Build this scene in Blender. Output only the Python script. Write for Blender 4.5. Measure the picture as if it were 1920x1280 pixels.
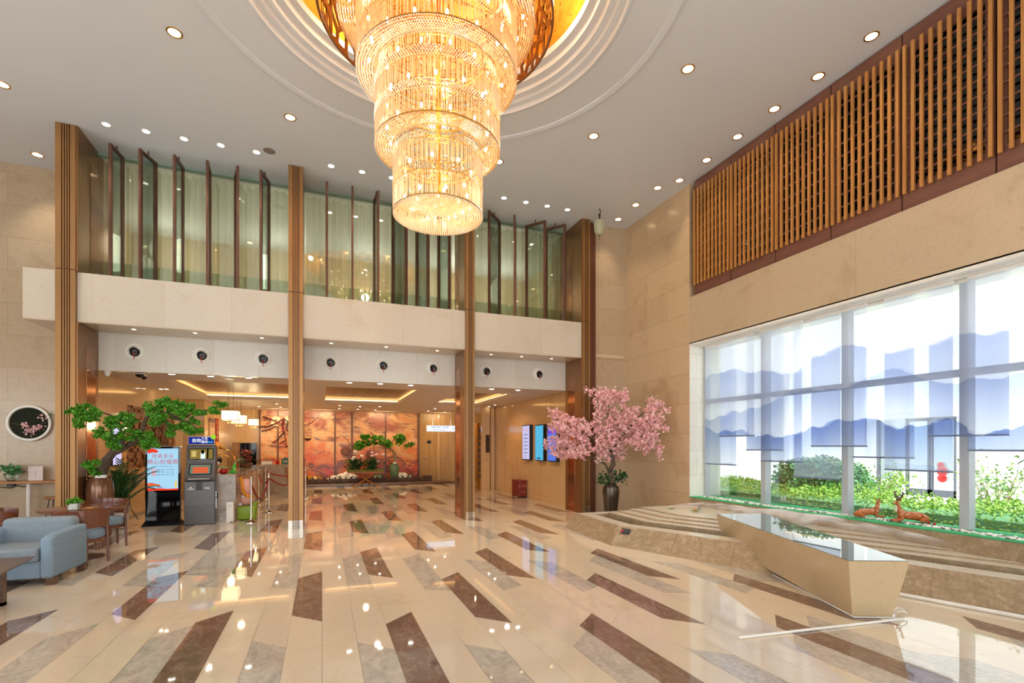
import bpy, bmesh, math, random
from mathutils import Vector, Matrix, noise
random.seed(7)
S = bpy.context.scene
C = S.collection
PI = math.pi
for o in list(bpy.data.objects): bpy.data.objects.remove(o)

# ---------------------------------------------------------------- camera, world, sun, exposure
FPX = 935.0; EYE = 1.6; YAW = math.atan(356 / FPX); HORIZON = 836.0
SA, CA = math.sin(YAW), math.cos(YAW)
cd = bpy.data.cameras.new('camera'); cam = bpy.data.objects.new('camera', cd); C.objects.link(cam)
cam.location = (0, 0, EYE); cam.rotation_euler = (PI / 2, 0, -YAW)
cd.sensor_width = 36; cd.sensor_fit = 'HORIZONTAL'; cd.lens = FPX / 1920 * 36
cd.shift_y = (HORIZON - 640) / 1920; cd.clip_start = .05; cd.clip_end = 300
S.camera = cam
S.view_settings.view_transform = 'Standard'; S.view_settings.look = 'None'
S.view_settings.gamma = 1; S.view_settings.use_curve_mapping = False
S.view_settings.exposure = 0.52
W = bpy.data.worlds.new('world'); S.world = W; W.use_nodes = True
bg = W.node_tree.nodes['Background']
bg.inputs[0].default_value = (0.93, 0.965, 1.0, 1); bg.inputs[1].default_value = 3.0

def lamp(kind, name, loc, energy, color=(1, .82, .6), size=.1, rot=(0, 0, 0), size_y=None, spot=None, blend=.6):
    l = bpy.data.lights.new(name, kind); o = bpy.data.objects.new(name, l); C.objects.link(o)
    o.location = loc; o.rotation_euler = rot; l.energy = energy; l.color = color
    if kind == 'AREA':
        l.size = size
        if size_y: l.shape = 'RECTANGLE'; l.size_y = size_y
    elif kind in ('POINT', 'SPOT'): l.shadow_soft_size = size
    elif kind == 'SUN': l.angle = size
    if spot: l.spot_size = spot; l.spot_blend = blend
    return o
lamp('SUN', 'sun', (12, -8, 20), 4.5, (1, .95, .86), .02, tuple(Vector((.03, .5, -.85)).to_track_quat('-Z', 'Y').to_euler()))

def w_at(px, py, d):
    """world point seen at photo pixel px,py at view depth d"""
    u = (px - 960) / FPX; v = (HORIZON - py) / FPX
    return Vector((d * (SA + u * CA), d * (CA - u * SA), EYE + d * v))
def at_y(px, py, Y):
    u = (px - 960) / FPX
    return w_at(px, py, Y / (CA - u * SA))
def at_x(px, py, X):
    u = (px - 960) / FPX
    return w_at(px, py, X / (SA + u * CA))
def at_z(px, py, Z):
    return w_at(px, py, (Z - EYE) / ((HORIZON - py) / FPX))

# ---------------------------------------------------------------- materials
def lin(c):
    if isinstance(c, str): c = [int(c[i:i + 2], 16) / 255 for i in (0, 2, 4)]
    return tuple((x / 12.92 if x <= .04045 else ((x + .055) / 1.055) ** 2.4) for x in c[:3]) + (1,)
def newmat(name):
    m = bpy.data.materials.new(name); m.use_nodes = True
    nt = m.node_tree; b = nt.nodes['Principled BSDF']
    return m, nt, b
def sock(nt, s, v):
    if isinstance(v, bpy.types.NodeSocket): nt.links.new(v, s)
    else: s.default_value = v
def M(nt, op, a, b=0.0, c=None):
    n = nt.nodes.new('ShaderNodeMath'); n.operation = op
    sock(nt, n.inputs[0], a); sock(nt, n.inputs[1], b)
    if c is not None: sock(nt, n.inputs[2], c)
    return n.outputs[0]
def mixc(nt, f, a, b):
    n = nt.nodes.new('ShaderNodeMix'); n.data_type = 'RGBA'
    sock(nt, n.inputs[0], f); sock(nt, n.inputs[6], a); sock(nt, n.inputs[7], b)
    return n.outputs[2]
def coords(nt, kind='Object'):
    return nt.nodes.new('ShaderNodeTexCoord').outputs[kind]
def sep(nt, v):
    n = nt.nodes.new('ShaderNodeSeparateXYZ'); nt.links.new(v, n.inputs[0]); return n.outputs
def comb(nt, x, y, z):
    n = nt.nodes.new('ShaderNodeCombineXYZ')
    for i, v in enumerate((x, y, z)): sock(nt, n.inputs[i], v)
    return n.outputs[0]
def nz(nt, scale, detail=4, vec=None, rough=.55, dist=0.0, stretch=None):
    n = nt.nodes.new('ShaderNodeTexNoise'); n.inputs['Scale'].default_value = scale
    n.inputs['Detail'].default_value = detail; n.inputs['Roughness'].default_value = rough
    n.inputs['Distortion'].default_value = dist
    v = vec if vec is not None else coords(nt)
    if stretch:
        mp = nt.nodes.new('ShaderNodeMapping'); nt.links.new(v, mp.inputs[0]); mp.inputs['Scale'].default_value = stretch; v = mp.outputs[0]
    nt.links.new(v, n.inputs['Vector'])
    return n.outputs['Fac']
def ramp(nt, f, stops):
    n = nt.nodes.new('ShaderNodeValToRGB'); nt.links.new(f, n.inputs[0]); e = n.color_ramp.elements
    while len(e) < len(stops): e.new(.5)
    for i, (p, c) in enumerate(stops): e[i].position = p; e[i].color = lin(c) if isinstance(c, str) else c
    return n.outputs[0]
def bump(nt, b, h, strength=.3, dist=.01):
    n = nt.nodes.new('ShaderNodeBump'); n.inputs['Strength'].default_value = strength; n.inputs['Distance'].default_value = dist
    nt.links.new(h, n.inputs['Height']); nt.links.new(n.outputs[0], b.inputs['Normal'])
def pm(name, c, rough=.5, metal=0.0, c2=None, scale=6, emit=None, es=0.0, alpha=None, trans=None, bumps=None, stretch=None, coat=0, spec=None):
    m, nt, b = newmat(name)
    b.inputs['Base Color'].default_value = lin(c); b.inputs['Roughness'].default_value = rough
    b.inputs['Metallic'].default_value = metal
    if coat: b.inputs['Coat Weight'].default_value = coat; b.inputs['Coat Roughness'].default_value = .05
    if spec is not None: b.inputs['Specular IOR Level'].default_value = spec
    f = nz(nt, scale, 5, stretch=stretch)
    nt.links.new(ramp(nt, f, [(.32, c), (.68, c2 or c)]), b.inputs['Base Color'])
    if bumps: bump(nt, b, nz(nt, bumps[0], 4), bumps[1])
    if emit: b.inputs['Emission Color'].default_value = lin(emit); b.inputs['Emission Strength'].default_value = es
    if alpha is not None: b.inputs['Alpha'].default_value = alpha
    if trans is not None: b.inputs['Transmission Weight'].default_value = trans
    return m
def marble(name, base, dark, vein, rough=.16, plane=None, bw=1.2, bh=.6, joint='9a8468', js=.004, nscale=1.3, tint=.5, veinamt=.5):
    m, nt, b = newmat(name)
    oc = coords(nt)
    f = nz(nt, nscale, 7, oc, .6, .6); col = ramp(nt, f, [(.3, base), (.55, base), (.78, dark)])
    f2 = nz(nt, nscale * 2.2, 8, oc, .65, 2.5)
    v = M(nt, 'ABSOLUTE', M(nt, 'SUBTRACT', f2, .5)); v = M(nt, 'LESS_THAN', v, .006)
    col = mixc(nt, M(nt, 'MULTIPLY', v, veinamt), col, lin(vein))
    if plane:
        s = sep(nt, oc)
        vec = {'xz': comb(nt, s[0], s[2], 0), 'yz': comb(nt, s[1], s[2], 0), 'xy': comb(nt, s[0], s[1], 0)}[plane]
        br = nt.nodes.new('ShaderNodeTexBrick'); nt.links.new(vec, br.inputs['Vector'])
        br.inputs['Scale'].default_value = 1; br.inputs['Brick Width'].default_value = bw; br.inputs['Row Height'].default_value = bh
        br.inputs['Mortar Size'].default_value = js; br.inputs['Mortar Smooth'].default_value = 0
        br.inputs['Color1'].default_value = (1, 1, 1, 1); br.inputs['Color2'].default_value = (.86, .83, .78, 1)
        br.inputs['Mortar'].default_value = (1, 1, 1, 1)
        mu = nt.nodes.new('ShaderNodeMix'); mu.data_type = 'RGBA'; mu.blend_type = 'MULTIPLY'; mu.inputs[0].default_value = tint
        nt.links.new(col, mu.inputs[6]); nt.links.new(br.outputs['Color'], mu.inputs[7]); col = mu.outputs[2]
        col = mixc(nt, M(nt, 'MULTIPLY', br.outputs['Fac'], .7), col, lin(joint))
    nt.links.new(col, b.inputs['Base Color']); b.inputs['Roughness'].default_value = rough
    return m
def emis(name, c, s):
    m = bpy.data.materials.new(name); m.use_nodes = True; nt = m.node_tree; nt.nodes.clear()
    e = nt.nodes.new('ShaderNodeEmission'); e.inputs[0].default_value = lin(c); e.inputs[1].default_value = s
    o = nt.nodes.new('ShaderNodeOutputMaterial'); nt.links.new(e.outputs[0], o.inputs[0]); return m
def glassmat(name, tint=(.9, .97, .93, 1), refl=.12, rough=.02):
    m = bpy.data.materials.new(name); m.use_nodes = True; nt = m.node_tree; nt.nodes.clear()
    t = nt.nodes.new('ShaderNodeBsdfTransparent'); t.inputs[0].default_value = tint
    g = nt.nodes.new('ShaderNodeBsdfGlossy'); g.inputs['Roughness'].default_value = rough
    lw = nt.nodes.new('ShaderNodeLayerWeight'); lw.inputs[0].default_value = .35
    f = M(nt, 'MULTIPLY_ADD', lw.outputs['Fresnel'], .6, refl)
    mx = nt.nodes.new('ShaderNodeMixShader'); nt.links.new(f, mx.inputs[0]); nt.links.new(t.outputs[0], mx.inputs[1]); nt.links.new(g.outputs[0], mx.inputs[2])
    o = nt.nodes.new('ShaderNodeOutputMaterial'); nt.links.new(mx.outputs[0], o.inputs[0]); return m
def shader_mix(name, parts):
    """parts: [(weight, kind, color, rough)] mixed in order"""
    m = bpy.data.materials.new(name); m.use_nodes = True; nt = m.node_tree; nt.nodes.clear(); prev = None; tot = 0
    for w, k, c, r in parts:
        n = nt.nodes.new({'t': 'ShaderNodeBsdfTransparent', 'g': 'ShaderNodeBsdfGlossy', 'l': 'ShaderNodeBsdfTranslucent', 'd': 'ShaderNodeBsdfDiffuse'}[k])
        sock(nt, n.inputs[0], c)
        if k == 'g': n.inputs['Roughness'].default_value = r
        tot += w
        if prev is None: prev = n.outputs[0]
        else:
            mx = nt.nodes.new('ShaderNodeMixShader'); mx.inputs[0].default_value = w / tot
            nt.links.new(prev, mx.inputs[1]); nt.links.new(n.outputs[0], mx.inputs[2]); prev = mx.outputs[0]
    o = nt.nodes.new('ShaderNodeOutputMaterial'); nt.links.new(prev, o.inputs[0]); return m

MT = {}
MT['ceiling'] = pm('ceiling_paint', 'dcdfe3', .55, c2='d8dbdf', scale=.4)
MT['lowceil'] = pm('lobby_ceiling_paint', 'ddd0c4', .6, c2='d8cabc', scale=.5)
MT['wall_xz'] = marble('marble_wall_back', 'bda88d', 'ab9374', '967c60', .22, 'xz', 1.6, .62)
MT['wall_yz'] = marble('marble_wall_side', 'ccb290', 'b89b75', 'a58867', .22, 'yz', 1.5, .62)
MT['wall_in'] = marble('marble_lobby_wall', 'd9b583', 'c99f69', 'b58a56', .1, 'yz', 2.4, 1.5, joint='a8814f')
MT['wall_inx'] = marble('marble_lobby_wall_x', 'd9b583', 'c99f69', 'b58a56', .1, 'xz', .8, 3.5, joint='a8814f')
MT['upper'] = marble('marble_upper_band', 'c5b195', 'b5a081', 'a38b68', .25, 'yz', 1.95, 40, joint='b8976a')
MT['parapet'] = marble('marble_parapet', 'cfc6b7', 'c4b7a3', 'c6ae8a', .2, 'xz', 1.05, 40, joint='bda98a', veinamt=.6)
MT['beam'] = marble('marble_beam', 'dcd8cf', 'd2cabc', 'c4b9a6', .2, 'xz', .8, 40, joint='c4b8a2')
MT['soffit'] = marble('marble_soffit', 'd3bda0', 'c8ae8e', 'b79c7a', .18, 'xy', .9, 30, joint='b79c7a')
MT['reveal'] = marble('marble_reveal', 'ece9e0', 'dedacf', 'bdb9ae', .3, 'xz', .5, .5, joint='c3bfb4')
MT['cream'] = marble('floor_cream', 'e2d2b8', 'd2be9f', 'bda88b', .035, nscale=1.1, veinamt=.35)
MT['cream2'] = marble('floor_cream_pale', 'dfd0b9', 'd3c3aa', 'c4b092', .035, nscale=1.6, veinamt=.3)
def fossil(name, a, b_, c):
    m, nt, b = newmat(name); f = nz(nt, 7, 9, None, .7, 1.5, (1, .5, 1)); g = nz(nt, 30, 3, None, .6)
    col = ramp(nt, M(nt, 'MULTIPLY_ADD', g, .35, M(nt, 'MULTIPLY', f, .65)), [(.36, a), (.5, b_), (.62, c)])
    nt.links.new(col, b.inputs['Base Color']); b.inputs['Roughness'].default_value = .06; return m
MT['grey'] = fossil('floor_fossil_grey', 'a9a094', 'c2b8aa', 'd2c8b8')
MT['dark'] = fossil('floor_dark_brown', '6f5747', '84695a', '9b8272')
for k_ in ('cream', 'cream2', 'grey', 'dark'): MT[k_].node_tree.nodes['Principled BSDF'].inputs['Specular IOR Level'].default_value = .75; MT[k_].node_tree.nodes['Principled BSDF'].inputs['Roughness'].default_value = .035
MT['grout'] = pm('grout', 'a48b6c', .6)
MT['stone'] = fossil('pool_stone', '8a7558', 'a08a6c', 'b5a085')
MT['stone'].node_tree.nodes['Principled BSDF'].inputs['Roughness'].default_value = .35
MT['slab'] = marble('slab_marble', 'c8b18d', 'bca37c', 'a98f68', .12, nscale=2)
MT['wet_sheen'] = marble('wet_stone_sheen', 'e4dccb', 'd8cdb8', 'c4b59a', .16, nscale=2)  # paler than the step stone; window reflection is put into the base colour
MT['wet_sheen'].node_tree.nodes['Principled BSDF'].inputs['Specular IOR Level'].default_value = .9
MT['water'] = pm('still_water', '6d7a78', .02, c2='72807d', spec=.9)
MT['bronze'] = pm('brushed_bronze', 'a57c50', .38, .65, c2='977046', scale=3, stretch=(20, 20, .3))
MT['bronze_d'] = pm('bronze_brown', '9a7048', .32, .7, c2='87603c', scale=2, stretch=(8, 8, .3))
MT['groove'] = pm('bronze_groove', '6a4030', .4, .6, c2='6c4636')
MT['copper'] = pm('copper_mirror', 'b5805a', .14, .9, c2='7c4f36', scale=1.2, stretch=(.3, .3, 1.2))
MT['steel'] = pm('polished_steel', 'd8d4cc', .12, 1)
MT['chrome'] = pm('chrome', 'e6e2da', .06, 1)
MT['gold'] = pm('gold_metal', 'e0aa4e', .2, 1, c2='c98f38')
MT['frame'] = pm('walnut_bronze_frame', '6f4a38', .4, .3, c2='5d3c2d', scale=9, stretch=(3, 3, .4))
MT['lattice_back'] = pm('brown_board', '7d5040', .5, c2='6c4234', scale=5, stretch=(1, .4, 3))
MT['slat'] = pm('oak_slat', 'c68c4a', .4, c2='b07438', scale=6, stretch=(6, 6, .4))
MT['black'] = pm('black_plastic', '0c0d0f', .25, c2='111214')
MT['gloss_black'] = pm('black_glass', '050608', .04)
MT['kiosk'] = pm('grey_kiosk_metal', '6a696b', .35, .2, c2='626164')
MT['white'] = pm('white_paint', 'efece6', .4, c2='e6e2da')
MT['wood'] = pm('reddish_walnut', '7c4428', .25, c2='5f301b', scale=7, stretch=(1, 6, 6), coat=.3)
MT['wood_d'] = pm('dark_walnut', '6a4a34', .3, c2='4c3222', scale=7, stretch=(1, 6, 6), coat=.2)
MT['wood_l'] = pm('light_oak', 'b27a44', .4, c2='97622f', scale=6, stretch=(1, 5, 5))
MT['fabric'] = pm('blue_grey_fabric', '8aa0b2', .9, c2='7b92a6', scale=40, bumps=(180, .3))
MT['fabric_g'] = pm('grey_fabric', '8d99a2', .9, c2='7f8c97', scale=40, bumps=(180, .3))
MT['jar'] = pm('brown_glazed_jar', '6b4530', .18, .3, c2='8a6247', scale=3, stretch=(3, 3, .5))
MT['jar_dark'] = pm('dark_bronze_vase', '574a3c', .2, .45, c2='3f3428', scale=4, stretch=(4, 4, .4))
MT['celadon'] = pm('celadon_glaze', '6f8a6c', .12, c2='5c7658', scale=5)
MT['bark'] = pm('bark', '6b5a4a', .9, c2='4a3b2e', scale=18, bumps=(40, .8))
MT['bark_l'] = pm('pale_bark', 'a08c6c', .9, c2='7d6a4e', scale=18, bumps=(40, .8))
MT['leaf_b'] = pm('bonsai_green', '5aa21a', .55, c2='3c7a12', scale=9)
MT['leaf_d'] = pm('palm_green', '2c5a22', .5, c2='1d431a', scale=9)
MT['leaf_m'] = pm('shrub_green', '5d9a60', .5, c2='447c4c', scale=12)
MT['leaf_l'] = pm('hedge_green', '9dbb48', .6, c2='659a36', scale=8)
MT['leaf_p'] = pm('tree_pale_green', '6fa060', .6, c2='a0b565', scale=8)
MT['pink'] = pm('blossom_pink', 'f0b9bd', .7, c2='e59ca4', scale=20)
MT['pink2'] = pm('blossom_pale', 'f7d3d2', .7, c2='efb9bd', scale=20)
MT['turf'] = pm('green_turf', '3fae6e', .9, c2='319a5e', scale=60)
MT['red'] = pm('red_gloss', 'c4171c', .2, c2='b01218')
MT['velvet'] = pm('red_velvet', '9c1a22', .8, c2='861219', scale=30)
MT['toygreen'] = pm('plush_green', '52b83a', .85, c2='46a530')
MT['lime'] = pm('lime_leatherette', '8fae1e', .4, c2='7f9e17')
MT['plushpink'] = pm('plush_pink', 'eeb7a6', .9, c2='e8ab9a')
MT['orange'] = pm('orange_plush', 'f0a32e', .85, c2='e6941f')
MT['counter'] = fossil('counter_stone', '8d7f73', 'a39486', 'b3a596')
MT['fence'] = pm('dark_picket', '4a3326', .6, c2='3a271c')
MT['glass'] = glassmat('clear_glass', (.96, .985, .98, 1), .04)
MT['glass_g'] = glassmat('green_glass', (.80, .88, .83, 1), .06)
MT['glass_s'] = glassmat('screen_glass', (.86, .92, .88, 1), .05)
MT['blockwood'] = pm('stacked_wood', 'a1662f', .6, c2='7c4a20', scale=4)
MT['skin'] = pm('skin', 'd9a78a', .5)
MT['hair'] = pm('black_hair', '120f0e', .5)
MT['navy'] = pm('navy_cloth', '1f2a44', .8)
MT['deer'] = pm('deer_brown', 'b8682c', .5, c2='a65a22', scale=12)
MT['antler'] = pm('antler_brown', '5a4536', .6)
MT['lens'] = emis('lamp_lens_white', 'fff4e2', 14)
MT['lensw'] = emis('lamp_lens_warm', 'ffe2ae', 7)
MT['bulb'] = emis('chandelier_bulb', 'ffe0b0', 22)
MT['cove'] = emis('cove_glow', 'ffc37a', 7)
MT['lampshade'] = emis('lit_paper_shade', 'ffe7b0', 2.2)

# ---------------------------------------------------------------- mesh builder
def wmat(o):
    m = Matrix.LocRotScale(o.location, o.rotation_euler, o.scale)
    return wmat(o.parent) @ m if o.parent else m
class MB:
    def __init__(s): s.v = []; s.f = []; s.m = []; s.mi = 0
    def add(s, vs, fs, X=None):
        n = len(s.v)
        s.v += [tuple(X @ Vector(p)) for p in vs] if X is not None else [tuple(p) for p in vs]
        s.f += [tuple(i + n for i in f) for f in fs]; s.m += [s.mi] * len(fs)
        return s
    def box(s, x0, y0, z0, x1, y1, z1, X=None):
        return s.add([(x0, y0, z0), (x1, y0, z0), (x1, y1, z0), (x0, y1, z0), (x0, y0, z1), (x1, y0, z1), (x1, y1, z1), (x0, y1, z1)],
                     [(3, 2, 1, 0), (4, 5, 6, 7), (0, 1, 5, 4), (1, 2, 6, 5), (2, 3, 7, 6), (3, 0, 4, 7)], X)
    def prism(s, bot, top, X=None):
        n = len(bot)
        return s.add(list(bot) + list(top), [tuple(range(n))[::-1], tuple(range(n, 2 * n))] + [(i, (i + 1) % n, n + (i + 1) % n, n + i) for i in range(n)], X)
    def poly(s, pts, z0, z1): return s.prism([(x, y, z0) for x, y in pts], [(x, y, z1) for x, y in pts])
    def quad(s, a, b, c, d): return s.add([a, b, c, d], [(0, 1, 2, 3)])
    def lathe(s, prof, n=32, X=None, cap=True):
        vs = []; fs = []
        for r, z in prof: vs += [(r * math.cos(2 * PI * k / n), r * math.sin(2 * PI * k / n), z) for k in range(n)]
        for j in range(len(prof) - 1):
            for k in range(n): fs.append((j * n + k, j * n + (k + 1) % n, (j + 1) * n + (k + 1) % n, (j + 1) * n + k))
        if cap:
            if prof[0][0] > 1e-4: fs.append(tuple(range(n))[::-1])
            if prof[-1][0] > 1e-4: fs.append(tuple(range((len(prof) - 1) * n, len(prof) * n)))
        return s.add(vs, fs, X)
    def tube(s, pts, r, n=8, cap=True):
        pts = [Vector(p) for p in pts]; rs = r if isinstance(r, (list, tuple)) else [r] * len(pts)
        vs = []; fs = []; up = None
        for i, p in enumerate(pts):
            t = (pts[min(i + 1, len(pts) - 1)] - pts[max(i - 1, 0)])
            t = t.normalized() if t.length > 1e-9 else Vector((0, 0, 1))
            if up is None: up = t.orthogonal().normalized()
            up = (up - t * up.dot(t)); up = up.normalized() if up.length > 1e-6 else t.orthogonal().normalized()
            b = t.cross(up)
            for k in range(n):
                a = 2 * PI * k / n; vs.append(p + (up * math.cos(a) + b * math.sin(a)) * rs[i])
        for i in range(len(pts) - 1):
            for k in range(n): fs.append((i * n + k, i * n + (k + 1) % n, (i + 1) * n + (k + 1) % n, (i + 1) * n + k))
        if cap: fs.append(tuple(range(n))[::-1]); fs.append(tuple(range((len(pts) - 1) * n, len(pts) * n)))
        return s.add(vs, fs)
    def ball(s, c, r, n=12, m=8, sc=(1, 1, 1), X=None):
        prof = [(math.sin(PI * j / m), -math.cos(PI * j / m)) for j in range(m + 1)]
        T = Matrix.Translation(c) @ (X if X is not None else Matrix()) @ Matrix.Diagonal((r * sc[0], r * sc[1], r * sc[2], 1))
        vs = [(0, 0, -1)]; fs = []
        for q, z in prof[1:-1]: vs += [(q * math.cos(2 * PI * k / n), q * math.sin(2 * PI * k / n), z) for k in range(n)]
        vs.append((0, 0, 1)); L = len(vs) - 1
        for k in range(n): fs.append((0, 1 + (k + 1) % n, 1 + k)); fs.append((L, L - n + k, L - n + (k + 1) % n))
        for j in range(m - 2):
            for k in range(n): a = 1 + j * n; fs.append((a + k, a + (k + 1) % n, a + n + (k + 1) % n, a + n + k))
        return s.add(vs, fs, T)
    def octa(s, c, r, h=None):
        x, y, z = c; h = h or r
        return s.add([(x - r, y, z), (x + r, y, z), (x, y - r, z), (x, y + r, z), (x, y, z - h), (x, y, z + h)],
                     [(0, 4, 2), (2, 4, 1), (1, 4, 3), (3, 4, 0), (2, 5, 0), (1, 5, 2), (3, 5, 1), (0, 5, 3)])
    def leaf(s, c, L, w):
        d = Vector((random.gauss(0, 1), random.gauss(0, 1), random.gauss(0, .7))).normalized(); q = d.orthogonal().normalized()
        q = (Matrix.Rotation(random.uniform(0, 2 * PI), 3, d) @ q) * w; c = Vector(c); e = d * L; n = d.cross(q).normalized() * w * .35
        return s.add([c, c + e * .5 + q + n, c + e, c + e * .5 - q + n, c + e * .5 - n * .2], [(0, 1, 4), (1, 2, 4), (2, 3, 4), (3, 0, 4)])
    def build(s, name, mat, parent=None, smooth=False, bevel=0, world=False, kind=None, label=None):
        me = bpy.data.meshes.new(name); vs = s.v
        if world and parent is not None:
            inv = wmat(parent).inverted(); vs = [tuple(inv @ Vector(p)) for p in vs]
        me.from_pydata(vs, [], s.f)
        mats = mat if isinstance(mat, (list, tuple)) else [mat]
        for x in mats: me.materials.append(x)
        if len(mats) > 1: me.polygons.foreach_set('material_index', s.m)
        bm = bmesh.new(); bm.from_mesh(me); bmesh.ops.recalc_face_normals(bm, faces=bm.faces) if len(s.f) < 30000 else None
        bm.to_mesh(me); bm.free()
        if smooth:
            me.polygons.foreach_set('use_smooth', [True] * len(me.polygons))
            try: me.set_sharp_from_angle(angle=math.radians(40))
            except Exception: pass
        me.update()
        o = bpy.data.objects.new(name, me); C.objects.link(o)
        if parent is not None: o.parent = parent
        if bevel:
            md = o.modifiers.new('bevel', 'BEVEL'); md.width = bevel; md.segments = 2; md.limit_method = 'ANGLE'
        if kind: o['kind'] = kind
        if label: o['label'] = label
        return o
def tag(o, label, cat, group=None, kind=None):
    o['label'] = label; o['category'] = cat
    if group: o['group'] = group
    if kind: o['kind'] = kind
    return o
def thing(name, label, cat, loc=(0, 0, 0), rz=0, group=None):
    o = bpy.data.objects.new(name, None); C.objects.link(o); o.location = loc; o.rotation_euler = (0, 0, rz)
    o.empty_display_size = .1
    return tag(o, label, cat, group)
def struct(name, mb, mat, **k):
    return mb.build(name, mat, kind='structure', **k)
def dup(root, loc, rz=None, label=None, group=None, scale=None):
    r = root.copy(); C.objects.link(r); r.location = loc
    if rz is not None: r.rotation_euler = (0, 0, rz)
    if label: r['label'] = label
    if group: r['group'] = group
    if scale: r.scale = (scale,) * 3
    for ch in list(root.children):
        c = ch.copy(); C.objects.link(c); c.parent = r
        for g in ch.children:
            d = g.copy(); C.objects.link(d); d.parent = c
    return r
def text(name, body, size, mat, parent, loc, rot=(PI / 2, 0, 0), align='CENTER', depth=.0008, sx=1.0):
    cu = bpy.data.curves.new(name, 'FONT'); cu.body = body; cu.size = size; cu.align_x = align; cu.align_y = 'CENTER'; cu.extrude = depth
    t = bpy.data.objects.new(name, cu); C.objects.link(t)
    dg = bpy.context.evaluated_depsgraph_get(); me = bpy.data.meshes.new_from_object(t.evaluated_get(dg))
    bpy.data.objects.remove(t)
    o = bpy.data.objects.new(name, me); me.materials.clear(); me.materials.append(mat); C.objects.link(o)
    o.location = loc; o.rotation_euler = rot; o.scale = (sx, 1, 1)
    if parent is not None: o.parent = parent
    return o
def skin(name, pts, edges, mat, parent=None, sub=2):
    """pts: [(x,y,z,r)] -> one smooth continuous skinned mesh"""
    me = bpy.data.meshes.new(name); me.from_pydata([p[:3] for p in pts], edges, []); o = bpy.data.objects.new(name, me); C.objects.link(o)
    o.modifiers.new('s', 'SKIN'); sv = me.skin_vertices[0] if me.skin_vertices else None
    if sv is None:
        bm = bmesh.new(); bm.from_mesh(me); bm.verts.layers.skin.verify(); bm.to_mesh(me); bm.free(); sv = me.skin_vertices[0]
    for i, p in enumerate(pts):
        r = p[3]; sv.data[i].radius = r if isinstance(r, tuple) else (r, r); sv.data[i].use_root = (i == 0)
    md = o.modifiers.new('u', 'SUBSURF'); md.levels = sub; md.render_levels = sub
    dg = bpy.context.evaluated_depsgraph_get(); m2 = bpy.data.meshes.new_from_object(o.evaluated_get(dg))
    bpy.data.objects.remove(o); m2.materials.clear(); m2.materials.append(mat)
    m2.polygons.foreach_set('use_smooth', [True] * len(m2.polygons))
    r = bpy.data.objects.new(name, m2); C.objects.link(r)
    if parent is not None: r.parent = parent
    return r
ORD = ['first', 'second', 'third', 'fourth', 'fifth', 'sixth', 'seventh', 'eighth', 'ninth', 'tenth', 'eleventh', 'twelfth']

# ================================================================ THE ROOM
CEIL = 7.0; LOW = 3.03; COLY = 10.45; BEAMY = 11.3; RX = 7.07; CX, CY = 1.29, 5.85
# ---- floor: stone planks 0.268 m wide laid along Y, slanted ends, every third strip carries dark planks
fl = MB(); SW = .2683
fl.mi = 4; fl.quad((-9.6, -7, -.004), (7.1, -7, -.004), (7.1, 24.4, -.004), (-9.6, 24.4, -.004))
k0 = -35
for k in range(-35, 27):
    x0 = k * SW; x1 = x0 + SW; g = .0012
    if k % 3 == 2:
        j = (k + 1) // 3
        ph = (4.87 + 1.308 * j) % 3.27; n0 = -4
        cuts = []
        for n in range(-5, 9):
            yb = ph + n * 3.27          # right-hand bottom corner of the dark plank
            cuts.append((yb + .27, yb, 2)); cuts.append((yb + 1.69, yb + 1.94, random.choice((0, 0, 1))))
    else:
        cuts = []; rnd = random.Random(k * 7 + 3); off = (1.635 * (k % 2) + .545 * (k % 3) + k * .43) % 3.27
        for n in range(-5, 9):
            y = off + n * 3.27
            s1 = .25 if rnd.random() < .5 else -.25
            cuts.append((y, y + s1 * .5, 3 if (k % 3 == 1) else rnd.choice((0, 3, 1))))
            cuts.append((y + 1.635, y + 1.635 - s1, rnd.choice((0, 1))))
    for (a, b, m), (a2, b2, _) in zip(cuts, cuts[1:]):
        if a < -7 or a2 > 24.3: continue
        if x1 > 7.08: continue
        fl.mi = m
        fl.quad((x0 + g, a + g, 0), (x1 - g, b + g, 0), (x1 - g, b2 - g, 0), (x0 + g, a2 - g, 0))
struct('floor', fl, [MT['cream'], MT['cream2'], MT['dark'], MT['grey'], MT['grout']])

# ---- main ceiling with round stepped opening
cm = MB(); RH = 2.36; X0, X1, Y0, Y1 = -9.6, RX + .3, -7.0, 15.4; NS = 96
angs = sorted([2 * PI * i / NS for i in range(NS)] + [math.atan2(y - CY, x - CX) % (2 * PI) for x in (X0, X1) for y in (Y0, Y1)])
def outer(a):
    c, s = math.cos(a), math.sin(a)
    t = min([(X1 - CX) / c if c > 1e-9 else 1e9, (X0 - CX) / c if c < -1e-9 else 1e9, (Y1 - CY) / s if s > 1e-9 else 1e9, (Y0 - CY) / s if s < -1e-9 else 1e9])
    return (CX + c * t, CY + s * t)
for i, a in enumerate(angs):
    b = angs[(i + 1) % len(angs)]
    cm.quad((CX + RH * math.cos(a), CY + RH * math.sin(a), CEIL), (CX + RH * math.cos(b), CY + RH * math.sin(b), CEIL), outer(b) + (CEIL,), outer(a) + (CEIL,))
struct('ceiling', cm, MT['ceiling'])
TC = Matrix.Translation((CX, CY, 0))
mo = MB(); mo.lathe([(2.36, 7.0), (2.34, 6.985), (2.30, 6.985), (2.28, 7.04), (2.20, 7.05), (2.18, 7.09), (2.10, 7.10), (2.08, 7.15), (2.0, 7.17), (1.98, 7.23), (1.9, 7.25), (1.88, 7.32)], 128, TC, cap=False)
struct('trim_1', mo, MT['ceiling'], smooth=True)
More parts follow.
